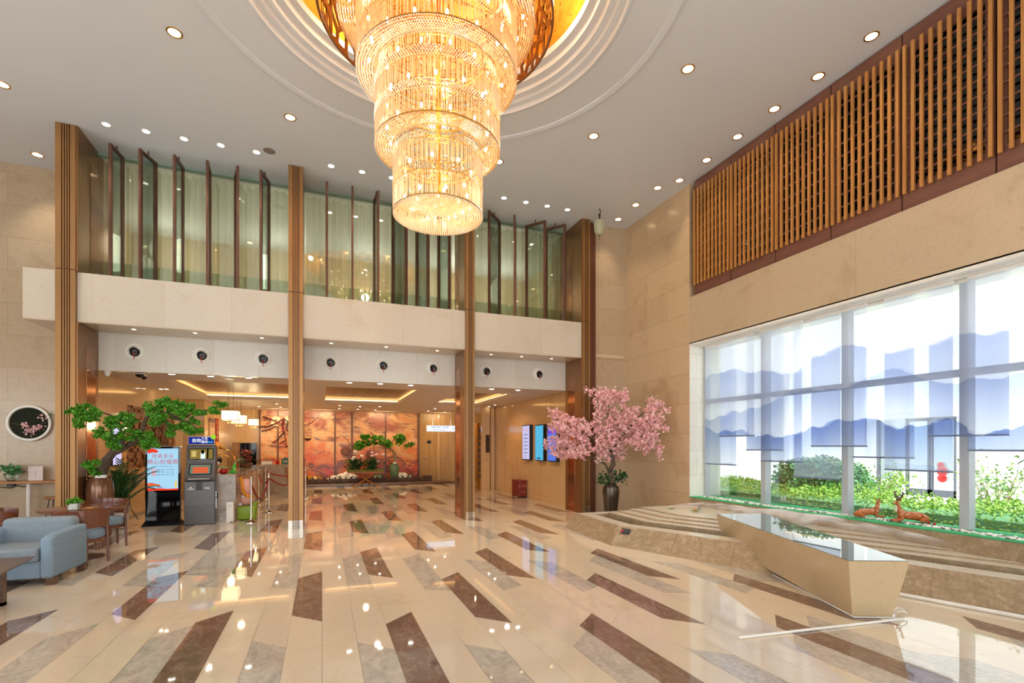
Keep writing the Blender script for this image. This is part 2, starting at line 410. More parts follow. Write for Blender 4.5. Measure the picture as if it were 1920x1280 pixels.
mo = MB(); mo.lathe([(2.96, 7.0), (2.95, 6.975), (2.92, 6.97), (2.89, 6.985), (2.87, 6.985), (2.86, 7.0)], 128, TC, cap=False)
struct('trim_2', mo, MT['ceiling'], smooth=True)
m, nt, b = newmat('gold_leaf'); f = nz(nt, 2.5, 6); f2 = nz(nt, 26, 3, None, .7)
col = ramp(nt, f, [(.3, 'c97a1c'), (.55, 'e9a437'), (.8, 'f6cd6c')]); col = mixc(nt, M(nt, 'LESS_THAN', f2, .36), col, lin('8a4a12'))
nt.links.new(col, b.inputs['Base Color']); b.inputs['Roughness'].default_value = .45; b.inputs['Metallic'].default_value = .25; MT['goldleaf'] = m
mo = MB(); mo.lathe([(1.88, 7.32), (1.95, 7.36), (1.97, 7.5), (1.9, 7.72), (1.6, 7.95), (1.0, 8.1), (.0001, 8.15)], 96, TC, cap=False)
struct('trim_3', mo, MT['goldleaf'], smooth=True)

# ---- lower lobby ceiling with three coffers
COF = [(-3.2, -.62, 12.7, 17.3), (.07, 2.42, 12.8, 17.6), (3.5, 5.1, 12.9, 17.0)]
lc = MB(); ys0, ys1 = 12.6, 17.8; xs = -3.95
lc.box(-4.4, BEAMY + .02, LOW, 7.1, 12.6, LOW + .1); lc.box(-4.4, 17.8, LOW, 7.1, 22.4, LOW + .1)
for x0, x1, y0, y1 in COF:
    lc.box(xs - .0 if xs > -3.9 else -4.4, ys0, LOW, x0, ys1, LOW + .1); lc.box(x0, ys0, LOW, x1, y0, LOW + .1); lc.box(x0, y1, LOW, x1, ys1, LOW + .1); xs = x1
lc.box(xs, ys0, LOW, 7.1, ys1, LOW + .1)
struct('ceiling_lobby', lc, MT['lowceil'])
m, nt, b = newmat('gold_slat_panel'); s = sep(nt, coords(nt))
st = M(nt, 'FRACT', M(nt, 'MULTIPLY', s[0], 3.2)); st2 = M(nt, 'FRACT', M(nt, 'MULTIPLY', s[1], 2.6)); n1 = nz(nt, 6, 4, None, .6, 0, (1, 4, 1))
col = ramp(nt, n1, [(.3, '40260e'), (.5, '6e451c'), (.7, 'a87634')]); col = mixc(nt, M(nt, 'LESS_THAN', st, .12), col, lin('3c2208')); col = mixc(nt, M(nt, 'MULTIPLY', M(nt, 'LESS_THAN', st2, .15), .5), col, lin('4c2d0c'))
nt.links.new(col, b.inputs['Base Color']); b.inputs['Roughness'].default_value = .35; MT['slatpanel'] = m
for i, (x0, x1, y0, y1) in enumerate(COF):
    t = thing('ceiling_coffer', ['gold slatted ceiling coffer with glowing edge above the reception counter', 'gold slatted ceiling coffer with glowing edge in the middle of the lobby ceiling', 'gold slatted ceiling coffer with glowing edge nearest the wall screens'][i], 'ceiling coffer', ((x0 + x1) / 2, (y0 + y1) / 2, LOW), group='gold ceiling coffers')
    e = .22; sd = MB()
    for a in ((x0, y0, x1, y0 + .02), (x0, y1 - .02, x1, y1), (x0, y0, x0 + .02, y1), (x1 - .02, y0, x1, y1)): sd.box(a[0], a[1], LOW + .005, a[2], a[3], LOW + .06)
    sd.build('rim', MT['lowceil'], t, world=True)
    sd = MB()
    for a in ((x0 - e, y0 - e, x1 + e, y0 - e + .02), (x0 - e, y1 + e - .02, x1 + e, y1 + e), (x0 - e, y0 - e, x0 - e + .02, y1 + e), (x1 + e - .02, y0 - e, x1 + e, y1 + e)): sd.box(a[0], a[1], LOW + .1, a[2], a[3], LOW + .2)
    sd.build('cove_wall', MT['lowceil'], t, world=True)
    sp = MB(); sp.box(x0 - e, y0 - e, LOW + .17, x1 + e, y1 + e, LOW + .2); sp.build('slat_panel', MT['slatpanel'], t, world=True)
    cv = MB()
    for a in ((x0 - .1, y0 - .12, x1 + .1, y0 - .08), (x0 - .1, y1 + .08, x1 + .1, y1 + .12), (x0 - .12, y0 - .1, x0 - .08, y1 + .1), (x1 + .08, y0 - .1, x1 + .12, y1 + .1)): cv.box(a[0], a[1], LOW + .105, a[2], a[3], LOW + .135)
    cv.build('cove_light', MT['cove'], t, world=True)

# ---- walls
def wallbox(name, mat, *bs):
    mb = MB()
    for q in bs: mb.box(*q)
    return struct(name, mb, mat)
wallbox('wall_left_rear', MT['wall_xz'], (-9.6, 12.3, 0, -4.0, 12.5, 7.1))
m, nt, b = newmat('side_wall_paint'); b.inputs['Base Color'].default_value = lin('d8c4a6'); MT['plain'] = m
wallbox('wall_left', MT['plain'], (-9.8, -7, 0, -9.6, 12.5, .9), (-9.8, -7, 3.6, -9.6, 12.5, 7.1), (-9.8, -7, .9, -9.6, -4, 3.6), (-9.8, 8.5, .9, -9.6, 12.5, 3.6))
wallbox('wall_front', MT['plain'], (-9.8, -7.2, 5.6, 7.3, -7, 7.1), (-9.8, -7.2, 0, -8.2, -7, 5.6), (5.8, -7.2, 0, 7.3, -7, 5.6), (-1.6, -7.2, 0, -.8, -7, 5.6))
wallbox('wall_back_corner', MT['wall_xz'], (6.14, 10.62, 0, 7.3, 10.8, 7.05))
WY0 = -1.2; WY1 = 8.3   # window opening along Y
wallbox('wall_right', MT['wall_yz'], (RX, WY1, 0, RX + .25, 10.7, 7.05))
wallbox('wall_right_band', MT['upper'], (RX, -7, 3.7, RX + .25, WY1, 4.66))
wallbox('wall_right_front', MT['wall_yz'], (RX, -7, 0, RX + .8, WY0, 3.7))
wallbox('wall_right_upper', MT['black'], (RX + .16, -7, 4.66, RX + .3, WY1, 7.05))
# window reveal, head and sill
wallbox('trim_4', MT['reveal'], (RX + .004, WY1 - .01, .3, RX + .8, WY1 + .12, 3.7))
wallbox('trim_5', MT['white'], (RX, WY0, 3.66, RX + .8, WY1, 3.72))
wallbox('trim_6', MT['stone'], (RX, -7, 0, RX + .6, WY1, .55))
wallbox('trim_7', MT['turf'], (RX - .015, WY0, .55, RX + .62, WY1, .565))
# window mullions and transom
for i, y in enumerate((8.24, 6.74, 5.24, 3.73, 2.22, .71, -.8)):
    mb = MB(); mb.box(7.43, y - .001, .565, 7.56, y + .1, 3.7); struct('window_%d' % (i + 1), mb, pm('mullion_grey', 'b9bcc2', .5, c2='b0b4bb') if i == 0 else bpy.data.materials['mullion_grey'])
mb = MB(); mb.box(7.45, WY0, 2.47, 7.54, WY1, 2.56); struct('window_8', mb, bpy.data.materials['mullion_grey'])
mb = MB(); mb.box(7.585, WY0, .565, 7.595, WY1, 3.7); struct('window_9', mb, MT['glass'])

# lobby interior walls
wallbox('wall_lobby_left', MT['wall_in'], (-4.15, 11.3, 0, -3.95, 13.05, 3.1), (-4.15, 16.8, 0, -3.95, 22.2, 3.1), (-4.15, 13.05, 2.5, -3.95, 16.8, 3.1), (-4.15, 13.05, 0, -3.95, 16.8, 1.1))
wallbox('wall_lobby_jog', MT['wall_in'], (-3.949, 17.8, 0, -3.4, 21.99, 3.02))
wallbox('wall_lobby_back', MT['wall_inx'], (-4.15, 22.0, 0, 7.1, 22.2, 3.1))
wallbox('wall_lobby_right', MT['wall_in'], (5.95, BEAMY, 0, 6.15, 17.3, 3.1))
wallbox('wall_lobby_pier', MT['wall_inx'], (5.42, 17.3, 0, 5.98, 17.45, 3.1), (6.08, 17.34, 0, 6.2, 17.5, 3.1))
wallbox('wall_lobby_corridor', MT['wall_in'], (6.9, 17.5, 0, 7.1, 22, 3.1))
wallbox('trim_8', MT['bronze_d'], (6.0, 17.32, 0, 6.05, 17.5, 3.1), (5.72, 17.285, 0, 5.76, 17.3, 3.1), (5.9, 17.285, 0, 5.93, 17.3, 3.1))
wallbox('baseboard_lobby', MT['stone'], (-3.95, 12.0, 0, -3.93, 21.9, .08))
# balcony: parapet, soffit, beam, upper floor
wallbox('wall_parapet', MT['parapet'], (-4.6, 10.52, 3.715, 6.12, 10.64, 4.545))
wallbox('wall_parapet_end', MT['parapet'], (-4.6, 10.64, 3.715, -4.5, 12.3, 4.545))
wallbox('ceiling_soffit', MT['soffit'], (-4.6, 10.53, 3.70, 6.12, 12.3, 3.76))
wallbox('wall_beam', MT['beam'], (-3.9, BEAMY, LOW - .03, 5.97, BEAMY + .15, 3.70))
wallbox('floor_upper', MT['soffit'], (-4.6, 10.6, 3.76, 7.0, 15.4, 3.84))
wallbox('wall_upper_back', pm('upper_room_wall', 'cfb28c', .7, c2='b08f66', scale=.8), (-4.6, 15.2, 3.8, 7.0, 15.4, 7.1), (-4.7, 12.3, 3.8, -4.5, 15.4, 7.1), (6.3, 10.8, 3.8, 6.5, 15.4, 7.1))
wallbox('trim_9', pm('green_grey_rail', '93a596', .5), (-4.0, 11.27, 6.93, 5.95, 11.34, 6.998))

# ---- columns
def column(cx, w, label, sides, upper_back):
    t = thing('column', label, 'column', (cx, COLY, 0), group='tall bronze clad columns')
    h = w / 2; f = MB(); f.box(cx - h, COLY + .05, 0, cx + h, BEAMY, 7.0); f.build('core', MT['bronze_d'], t, world=True)
    f = MB(); n = 5; gap = .016
    xs = [(cx - h, cx - h * .40), (cx - h * .28, cx - h * .14), (cx - h * .02, cx + h * .12), (cx + h * .24, cx + h * .36), (cx + h * .48, cx + h)]
    for a, b_ in xs:
        f.box(a, COLY, .0, b_, COLY + .06, 1.0 * 4.555); f.box(a, COLY, 4.57, b_, COLY + .06, 6.995)
    f.build('fluted_front', MT['bronze'], t, world=True)
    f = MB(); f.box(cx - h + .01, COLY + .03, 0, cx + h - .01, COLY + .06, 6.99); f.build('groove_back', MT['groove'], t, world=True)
    f = MB()
    for a, b_ in xs: f.box(a, COLY - .004, 0, b_, COLY, .17)
    f.build('kick_plate', MT['steel'], t, world=True)
    for sgn in sides:
        xx = cx + sgn * h
        for nm, z0, z1, yb in (('side_panel', 0, 3.69, BEAMY - .01), ('side_panel', 4.55, 6.995, upper_back)):
            p = MB(); x2 = xx + sgn * .03; lo, hi = min(xx, x2), max(xx, x2)
            p.box(lo, COLY + .02, z0, hi, yb, z1); q = p.build(nm, MT['bronze_d'], t, world=True)
            p = MB(); x3 = xx + sgn * .036; lo, hi = min(x2, x3), max(x2, x3)
            p.box(lo, COLY + (.34 if z0 < 1 else .5), z0 + .02, hi, yb - .13, z1 - .35); p.build('mirror_inset', MT['copper'], q, world=True, bevel=.004)
    return t
column(-4.015, .27, 'leftmost bronze clad column, beside the round blossom picture', (1,), 12.2)
column(-.475, .26, 'bronze clad column in front of the reception ropes, second from the left', (), 11.3)
column(3.01, .2, 'bronze clad column between the hanging sign and the wall screens', (-1,), 11.3)
column(5.875, .2, 'rightmost bronze clad column, behind the pink blossom tree', (-1,), 12.1)
wallbox('trim_10', MT['groove'], (5.975, 10.5, 0, 6.15, 10.66, 6.95))

# ---- pivoting glass screens on the balcony
def fin(xf, xb, label):
    a = Vector((xf, 10.72, 0)); b_ = Vector((xb, 11.12, 0)); d = (b_ - a); L = d.length; ang = math.atan2(d.y, d.x)
    t = thing('glass_screen', label, 'glass screen', (a.x, a.y, 3.84), ang, 'pivoting glass screens on the balcony')
    f = MB(); z1 = 6.92 - 3.84
    f.box(-.03, -.022, 0, .03, .022, z1); f.box(L - .03, -.022, 0, L + .03, .022, z1); f.box(.03, -.022, z1 - .05, L - .03, .022, z1); f.box(.03, -.022, 0, L - .03, .022, .05)
    f.build('frame', MT['frame'], t, bevel=.003)
    f = MB(); f.box(.03, -.004, .05, L - .03, .004, z1 - .05); f.build('pane', MT['glass_s'], t)
    f = MB(); f.tube([(L / 2, 0, z1), (L / 2, 0, z1 + .08)], .012); f.build('pivot', MT['frame'], t)
fx = [(-3.48, -3.43), (-3.04, -2.92), (-2.52, -2.48), (-2.0, -2.03), (-1.5, -1.6), (-1.1, -1.0), (.09, .09), (.58, .6), (1.09, 1.05), (1.67, 1.45), (2.14, 1.97), (2.61, 2.46), (3.53, 3.92), (4.14, 4.32), (4.91, 4.61), (5.43, 5.13)]
for i, (a, b_) in enumerate(fx):
    if i < 6: l = 'brown framed pivoting glass screen, %s from the left in the left balcony bay' % ORD[i]
    elif i < 12: l = 'brown framed pivoting glass screen, %s from the left in the middle balcony bay' % ORD[i - 6]
    else: l = 'brown framed pivoting glass screen, %s from the left in the right balcony bay' % ORD[i - 12]
    fin(a, b_, l)
# glazing of the balcony, sheer curtains behind
for i, (x0, x1) in enumerate(((-3.88, -.6), (-.34, 2.9), (3.12, 5.77))):
    mb = MB(); mb.box(x0, 11.25, 3.84, x1, 11.262, 6.95); struct('window_%d' % (10 + i), mb, MT['glass_g'])
    mb = MB(); mb.box(x0, 11.2, 3.84, x1, 11.21, 4.98); o = mb.build('glass_balustrade', MT['glass_g'])
    tag(o, 'low green glass balustrade behind the screens in the %s bay of the balcony' % ('left', 'middle', 'right')[i], 'balustrade', 'glass balustrades')
    cu = MB(); n = int((x1 - x0) / .02); pts = []
    for k in range(n + 1):
        x = x0 + .02 + (x1 - x0 - .04) * k / n; y = 11.55 + .05 * math.sin(x * 42 + 2 * math.sin(x * 3)) + .03 * math.sin(x * 17)
        pts.append((x, y))
    for (xa, ya), (xb, yb) in zip(pts, pts[1:]): cu.quad((xa, ya, 3.86), (xb, yb, 3.86), (xb, yb, 6.94), (xa, ya, 6.94))
    if 'sheer' not in MT: MT['sheer'] = shader_mix('sheer_curtain', [(.42, 't', (1, 1, 1, 1), 0), (.3, 'l', lin('d8d8c8'), 0), (.28, 'd', lin('cfd2c4'), 0)])
    o = cu.build('sheer_curtain', MT['sheer'], smooth=True); tag(o, 'pale sheer curtain behind the glass of the %s bay of the balcony' % ('left', 'middle', 'right')[i], 'curtain', 'sheer curtains upstairs')

# ---- wooden lattice panels above the window
yj = [8.18 - .975 * i for i in range(10)]
for i in range(9):
    yA, yB = yj[i], yj[i + 1]
    t = thing('lattice_panel', 'brown framed lattice of oak slats high on the right wall, %s from the room corner' % ORD[i], 'lattice panel', (RX, (yA + yB) / 2, 4.66), group='slatted lattice panels')
    b_ = MB(); z0, z1 = 4.67, 6.98
    b_.box(RX + .02, yB + .008, z0, RX + .06, yA - .008, z0 + .28); b_.box(RX + .02, yB + .008, z1 - .32, RX + .06, yA - .008, z1)
    b_.box(RX + .02, yA - .1, z0 + .28, RX + .06, yA - .008, z1 - .32); b_.box(RX + .02, yB + .008, z0 + .28, RX + .06, yB + .1, z1 - .32)
    b_.build('backboard', MT['lattice_back'], t, world=True)
    r = MB()
    for k in range(9):
        z = z0 + .4 + k * (z1 - z0 - .72) / 8.6; r.box(RX - .0, yB + .06, z, RX + .02, yA - .06, z + .022)
    r.build('cross_rail', MT['lattice_back'], t, world=True)
    g = MB(); g.box(RX + .09, yB + .09, z0 + .26, RX + .1, yA - .09, z1 - .3); g.build('dark_glazing', MT['gloss_black'], t, world=True)
    for k in range(10):
        y = yA - .02 - (k + .15) * (yA - yB) / 9.85; s_ = MB(); s_.box(RX - .035, y - .036, z0 + .19, RX - .0, y, z1 - .2)
        s_.build('slat', MT['slat'], t, world=True)

# ================================================================ POOL
RZ = .29
A_, B_, C_, D_ = (4.44, 8.78), (4.34, 6.94), (5.25, 4.66), (5.82, 3.52)
out = [A_, B_, C_, D_, (6.11, 2.65), (6.55, 1.2), (6.9, -.5), (RX, -.5), (RX, 8.78)]
top = [(4.66, 8.66), (4.58, 7.05), (5.50, 4.79), (6.07, 3.62), (6.38, 2.73), (6.8, 1.24), (RX, -.2), (RX, -.2), (RX, 8.66)]
pool = thing('water_feature', 'low stepped stone water feature along the big window', 'water feature', (5.8, 6, 0))
p = MB(); pt = MB()
n = len(out)
inn = [(4.90, 8.40), (4.84, 7.12), (5.78, 4.93), (6.33, 3.76), (6.64, 2.85), (RX - .02, 1.3), (RX - .02, .5), (RX - .02, .5), (RX - .02, 8.40)]
def ring(mb, a, za, b, zb):
    for i in range(n): j = (i + 1) % n; mb.quad(a[i] + (za,), a[j] + (za,), b[j] + (zb,), b[i] + (zb,))
ring(p, out, 0, top, RZ); ring(pt, top, RZ, inn, RZ); pt.build('rim_top', MT['wet_sheen'], pool, world=True); ring(p, inn, RZ, inn, .05)
p.build('stone_rim', MT['stone'], pool, world=True)
p = MB(); p.poly([(x, y) for x, y in inn[:6]] + [inn[8]], .05, .2); p.build('basin_water', MT['water'], pool, world=True)
ndir = Vector((.925, .38))
def tier(off, zl, lx, ly=8.38, xr=RX - .005):
    d = Vector((.38, -.925)); c = ndir * off
    cor = c + d * ((7.2 - c.y) / d.y)   # corner at y=7.2
    cor = (lx, 7.2 + (lx - cor.x) * 0)
    x0 = (off - .38 * 7.2) / .925
    ye = (off - .925 * xr) / .38
    return [(lx + .05, ly), (x0, 7.2), (xr, ye), (xr, ly)]
for k, (off, z, lx) in enumerate(((7.49, .31, 5.15), (7.68, .335, 5.36), (7.92, .36, 5.60), (8.16, .385, 5.85))):
    p = MB(); p.poly(tier(off, z, lx), .12, z); p.build('step', MT['stone'], pool, world=True)
for k, (off, z, lx) in enumerate(((7.49, .31, 5.15), (7.68, .335, 5.36), (7.92, .36, 5.60), (8.16, .385, 5.85))):
    pl = tier(off, z, lx); pts = [(pl[0][0] + .02, pl[0][1] - .02), (pl[1][0] + .03, pl[1][1]), (pl[2][0], pl[2][1] + .07), pl[3]]
    p = MB(); p.poly(pts, z - .002, z + .004); p.build('wet_sheen_tread', MT['wet_sheen'], pool, world=True)  # pale top sheet carries the painted window sheen
jm = MB()
def seam(P0, P1, T0, T1, f):
    a_ = Vector(P0 + (.0,)).lerp(Vector(P1 + (.0,)), f); b_ = Vector(T0 + (RZ,)).lerp(Vector(T1 + (RZ,)), f); d_ = (Vector(P1 + (0,)) - Vector(P0 + (0,))).normalized() * .005; n_ = Vector((-.004, -.002, .003))
    jm.quad(a_ - d_ + n_, a_ + d_ + n_, b_ + d_ + n_, b_ - d_ + n_)
for f in (.42, .78): seam(B_, C_, top[1], top[2], f)
seam(A_, B_, top[0], top[1], .15); seam(D_, (6.11, 2.65), top[3], top[4], .25); seam(D_, (6.11, 2.65), top[3], top[4], .93); seam((6.11, 2.65), (6.55, 1.2), top[4], top[5], .7)
jm.build('seam', MT['grout'], pool, world=True)
pq = MB(); a = at_z(1157, 989, .24); b_ = Vector((4.49, 6.99, .2))
# plaque on the sloped face near the corner
def facept(t, h):  # t metres along B->C, h height on the slope
    bx, by = B_; cx_, cy_ = C_; L = math.hypot(cx_ - bx, cy_ - by); ux, uy = (cx_ - bx) / L, (cy_ - by) / L
    tx, ty = top[1]; k = h / RZ
    return Vector((bx + ux * t + (tx - bx) * k * .95 - .006, by + uy * t + (ty - by) * k * .95 - .004, h))
pq.quad(facept(.08, .265), facept(.08, .19), facept(.25, .19), facept(.25, .265)); q1 = pq.build('plaque', MT['black'], pool, world=True)
pq = MB(); o_ = Vector((-.004, -.002, 0)); pq.quad(facept(.09, .25) + o_, facept(.09, .205) + o_, facept(.115, .205) + o_, facept(.115, .25) + o_)
pq.build('red_mark', MT['red'], q1, world=True)
# wedge shaped slab
sl = thing('stone_slab_bench', 'long wedge shaped polished stone slab jutting out of the water feature', 'stone slab', (5.2, 4.3, 0))
sb = [(4.64, 3.23, 0), (4.98, 3.09, 0), (6.15, 5.9, .1), (5.75, 6.02, .1)]
stp = [(4.49, 3.16, .55), (5.0, 2.95, .55), (6.42, 5.86, .55), (5.67, 6.05, .55)]
p = MB(); p.prism(sb, stp); p.build('slab', MT['slab'], sl, world=True, bevel=.006)
p = MB(); p.prism([(4.5, 3.17, .551), (4.99, 2.96, .551), (6.41, 5.85, .551), (5.675, 6.04, .551)], [(4.5, 3.17, .556), (4.99, 2.96, .556), (6.41, 5.85, .556), (5.675, 6.04, .556)]); p.build('water_film', MT['water'], sl, world=True)
# white tubes on the floor
mb = MB(); a, b_ = at_z(1385, 1195, .012), at_z(1692, 1160, .012); mb.tube([a, b_], .012); o = mb.build('light_tube', MT['white'], smooth=True); tag(o, 'loose white tube lying on the floor in front of the stone slab', 'tube')
mb = MB(); pts = [Vector((5.25 + .02, 4.62, .012)), Vector((4.61, 3.19, .012)), Vector((4.98, 3.05, .012))]
pts = [(5.22, 4.62, .01), (4.62, 3.2, .01), (4.97, 3.06, .01)]; mb.tube(pts, .008, 6); o = mb.build('thin_tube', MT['white'], smooth=True); tag(o, 'thin white strip running along the foot of the stone slab', 'tube')
mb = MB(); mb.tube([(5.2, 4.0 - .3 + .0, .02), (5.76, 3.5, .02), (6.05, 2.64, .02), (6.45, 1.3, .02)][1:], .02); o = mb.build('white_pipe', MT['white'], smooth=True); tag(o, 'white pipe on the floor along the foot of the stone rim right of the slab', 'pipe')
mb = MB(); c = at_z(1688, 1152, .02); mb.tube([c + Vector((.06 * math.cos(t * .5), .05 * math.sin(t * .5), .03 + .02 * math.sin(t))) for t in range(14)], .005, 6); o = mb.build('coiled_cable', MT['white'], smooth=True); tag(o, 'small white loop of cable beside the foot of the stone slab', 'cable')
# mist over the water: soft overlapping puffs
m = bpy.data.materials.new('mist'); m.use_nodes = True; nt = m.node_tree; nt.nodes.clear()
lw = nt.nodes.new('ShaderNodeLayerWeight'); lw.inputs[0].default_value = .5
fc = M(nt, 'POWER', M(nt, 'SUBTRACT', 1, lw.outputs['Facing']), 2.2); f = nz(nt, 2.6, 1.2, None, .5, .3)
sp_ = sep(nt, coords(nt)); hz = M(nt, 'MINIMUM', M(nt, 'MAXIMUM', M(nt, 'MULTIPLY', M(nt, 'SUBTRACT', sp_[2], .42), 7), 0), 1)
al = M(nt, 'MINIMUM', M(nt, 'MULTIPLY', hz, M(nt, 'MULTIPLY', M(nt, 'MAXIMUM', M(nt, 'SUBTRACT', f, .28), 0), 2.2)), .62)
t_ = nt.nodes.new('ShaderNodeBsdfTransparent'); d_ = nt.nodes.new('ShaderNodeBsdfDiffuse'); d_.inputs[0].default_value = (.95, .96, 1, 1)
l_ = nt.nodes.new('ShaderNodeBsdfTranslucent'); l_.inputs[0].default_value = (.95, .96, 1, 1)
x0_ = nt.nodes.new('ShaderNodeMixShader'); x0_.inputs[0].default_value = .5; nt.links.new(d_.outputs[0], x0_.inputs[1]); nt.links.new(l_.outputs[0], x0_.inputs[2])
x1_ = nt.nodes.new('ShaderNodeMixShader'); nt.links.new(al, x1_.inputs[0]); nt.links.new(t_.outputs[0], x1_.inputs[1]); nt.links.new(x0_.outputs[0], x1_.inputs[2])
o_ = nt.nodes.new('ShaderNodeOutputMaterial'); nt.links.new(x1_.outputs[0], o_.inputs[0]); MT['mist'] = m
mb = MB(); nu, nv = 70, 22; vs = []
def mist_pt(i, j):
    u, v = i / nu, j / nv; y = 8.15 - 4.6 * u; x0_m = 6.35 + .1 * math.sin(u * 9) + (.1 if u > .45 else -.15 * math.sin(PI * min(1, u / .45))); x = x0_m + (7.05 - x0_m) * v
    e = math.sin(PI * u) ** .5 * min(1, v * 4, (1 - v) * 6 + .15)
    h = (.13 + .05 * noise.noise(Vector((x * 1.6, y * 1.6, .3))) ) * e
    return (x, y, .405 + max(.004, h * 1.15 + .02 * e))
g_ = [[mist_pt(i, j) for j in range(nv + 1)] for i in range(nu + 1)]
for i in range(nu):
    for j in range(nv): mb.quad(g_[i][j], g_[i + 1][j], g_[i + 1][j + 1], g_[i][j + 1])
mb.add([g_[0][0][:2] + (.4,), g_[nu][0][:2] + (.4,), g_[nu][nv][:2] + (.4,), g_[0][nv][:2] + (.4,)], [(0, 3, 2, 1)])
o = mb.build('mist', m, kind='stuff', smooth=True); tag(o, 'thin white mist drifting over the water beside the window ledge', 'mist', kind='stuff')
# water lilies
def lily(px, py, z, cm_, label, r=.09):
    c = at_z(px, py, z); t = thing('water_lily', label, 'water lily', c, group='floating lily flowers')
    mb = MB()
    for k in range(7):
        a = 2 * PI * k / 7; mb.add([(0, 0, .004), (r * .6 * math.cos(a - .35), r * .6 * math.sin(a - .35), .012), (r * math.cos(a), r * math.sin(a), .008), (r * .6 * math.cos(a + .35), r * .6 * math.sin(a + .35), .012)], [(0, 1, 2, 3)])
    mb.build('leaf', MT['leaf_l'], t)
    mb = MB()
    for ring_, (rr, zz, nn) in enumerate(((.06, .03, 8), (.042, .05, 7), (.022, .058, 5))):
        for k in range(nn):
            a = 2 * PI * (k + ring_ * .5) / nn; mb.add([(0, 0, .01), (rr * .6 * math.cos(a - .35), rr * .6 * math.sin(a - .35), zz * .6), (rr * math.cos(a), rr * math.sin(a), zz), (rr * .6 * math.cos(a + .35), rr * .6 * math.sin(a + .35), zz * .6)], [(0, 1, 2, 3)])
    mb.build('flower', cm_, t)
lily(1259, 953, .4, MT['white'], 'white lily flower on green leaves nearest the vase')
lily(1303, 958, .4, MT['orange'], 'small orange lily flower left of the slab tip')
lily(1311, 955, .4, MT['fabric'], 'small blue lily flower beside the orange one', .07)
lily(1348, 953, .4, pm('lily_violet', '8a87b8', .6), 'violet lily flower at the far edge of the pool', .12)
lily(1368, 955, .4, pm('lily_navy', '4a557a', .6), 'dark blue lily flower at the far edge of the pool', .12)
lily(1576, 984, .42, pm('lily_salmon', 'f0a58c', .6), 'salmon lily flower in the mist', .1)
lily(1505, 978, .42, pm('lily_teal', '7fb0a8', .6), 'pale green lily flower in the mist', .1)
# pebbles along the ledge
mb = MB(); random.seed(3)
for i in range(3000):
    y = random.uniform(WY0, 8.2); x = 7.30 + .07 * math.sin(y * 1.7) + random.gauss(0, .045); r = random.uniform(.011, .022); mb.mi = random.choice((0, 0, 1))
    mb.ball((x, y, .568), r, 6, 4, (1, 1.3, .6))
o = mb.build('pebbles', [MT['white'], pm('dark_pebble', '5b5a58', .5)], kind='stuff'); tag(o, 'strip of white and grey pebbles on the green window ledge', 'pebbles', kind='stuff')

# ================================================================ CHANDELIER
MT['crystal'] = shader_mix('crystal', [(.45, 't', (1, .94, .84, 1), 0), (.22, 'l', (.95, .78, .52, 1), 0), (.08, 'd', (.95, .8, .58, 1), 0), (.25, 'g', (1, .97, .92, 1), .08)])
MT['bead'] = shader_mix('crystal_bead', [(.22, 't', (1, .93, .8, 1), 0), (.3, 'l', (1, .82, .52, 1), 0), (.2, 'd', (1, .84, .58, 1), 0), (.28, 'g', (1, .93, .8, 1), .1)])
ch = thing('chandelier', 'giant tiered golden crystal chandelier hanging from the round ceiling recess', 'chandelier', (CX, CY, 4.3))
def P(r, a, z): return (CX + r * math.cos(a), CY + r * math.sin(a), z)
def rods(mb, r, z0, z1, n, jit=.004):
    for k in range(n):
        a = 2 * PI * (k + random.uniform(-.2, .2)) / n; rr = r + random.uniform(-jit, jit); w = .0075
        ca, sa = math.cos(a), math.sin(a); x, y = CX + rr * ca, CY + rr * sa
        q = [(x + w * math.cos(a + t), y + w * math.sin(a + t)) for t in (0, 2.1, 4.2)]
        e0 = z0 + random.uniform(0, .012)
        mb.add([(u, v, e0 + .02) for u, v in q] + [(u, v, z1 - .01) for u, v in q] + [(x, y, e0), (x, y, z1)],
               [(0, 1, 4, 3), (1, 2, 5, 4), (2, 0, 3, 5), (0, 6, 1), (1, 6, 2), (2, 6, 0), (3, 4, 7), (4, 5, 7), (5, 3, 7)])
def beadrows(mb, r, zs, n, sz=.0095, ph=0):
    for j, z in enumerate(zs):
        for k in range(n):
            a = 2 * PI * (k + .5 * (j % 2) + ph) / n; mb.octa(P(r, a, z), sz, sz * 1.2)
def torus(mb, r, z, t, n=96): mb.lathe([(r - t, z - t), (r + t, z - t), (r + t, z + t), (r - t, z + t), (r - t, z - t)], n, TC, cap=False)
tiers = [(.52, 4.34, 5.12), (.725, 5.10, 5.98), (.93, 5.94, 7.25), (1.14, 6.58, 7.5)]
bulb_me = None; bulbs = []
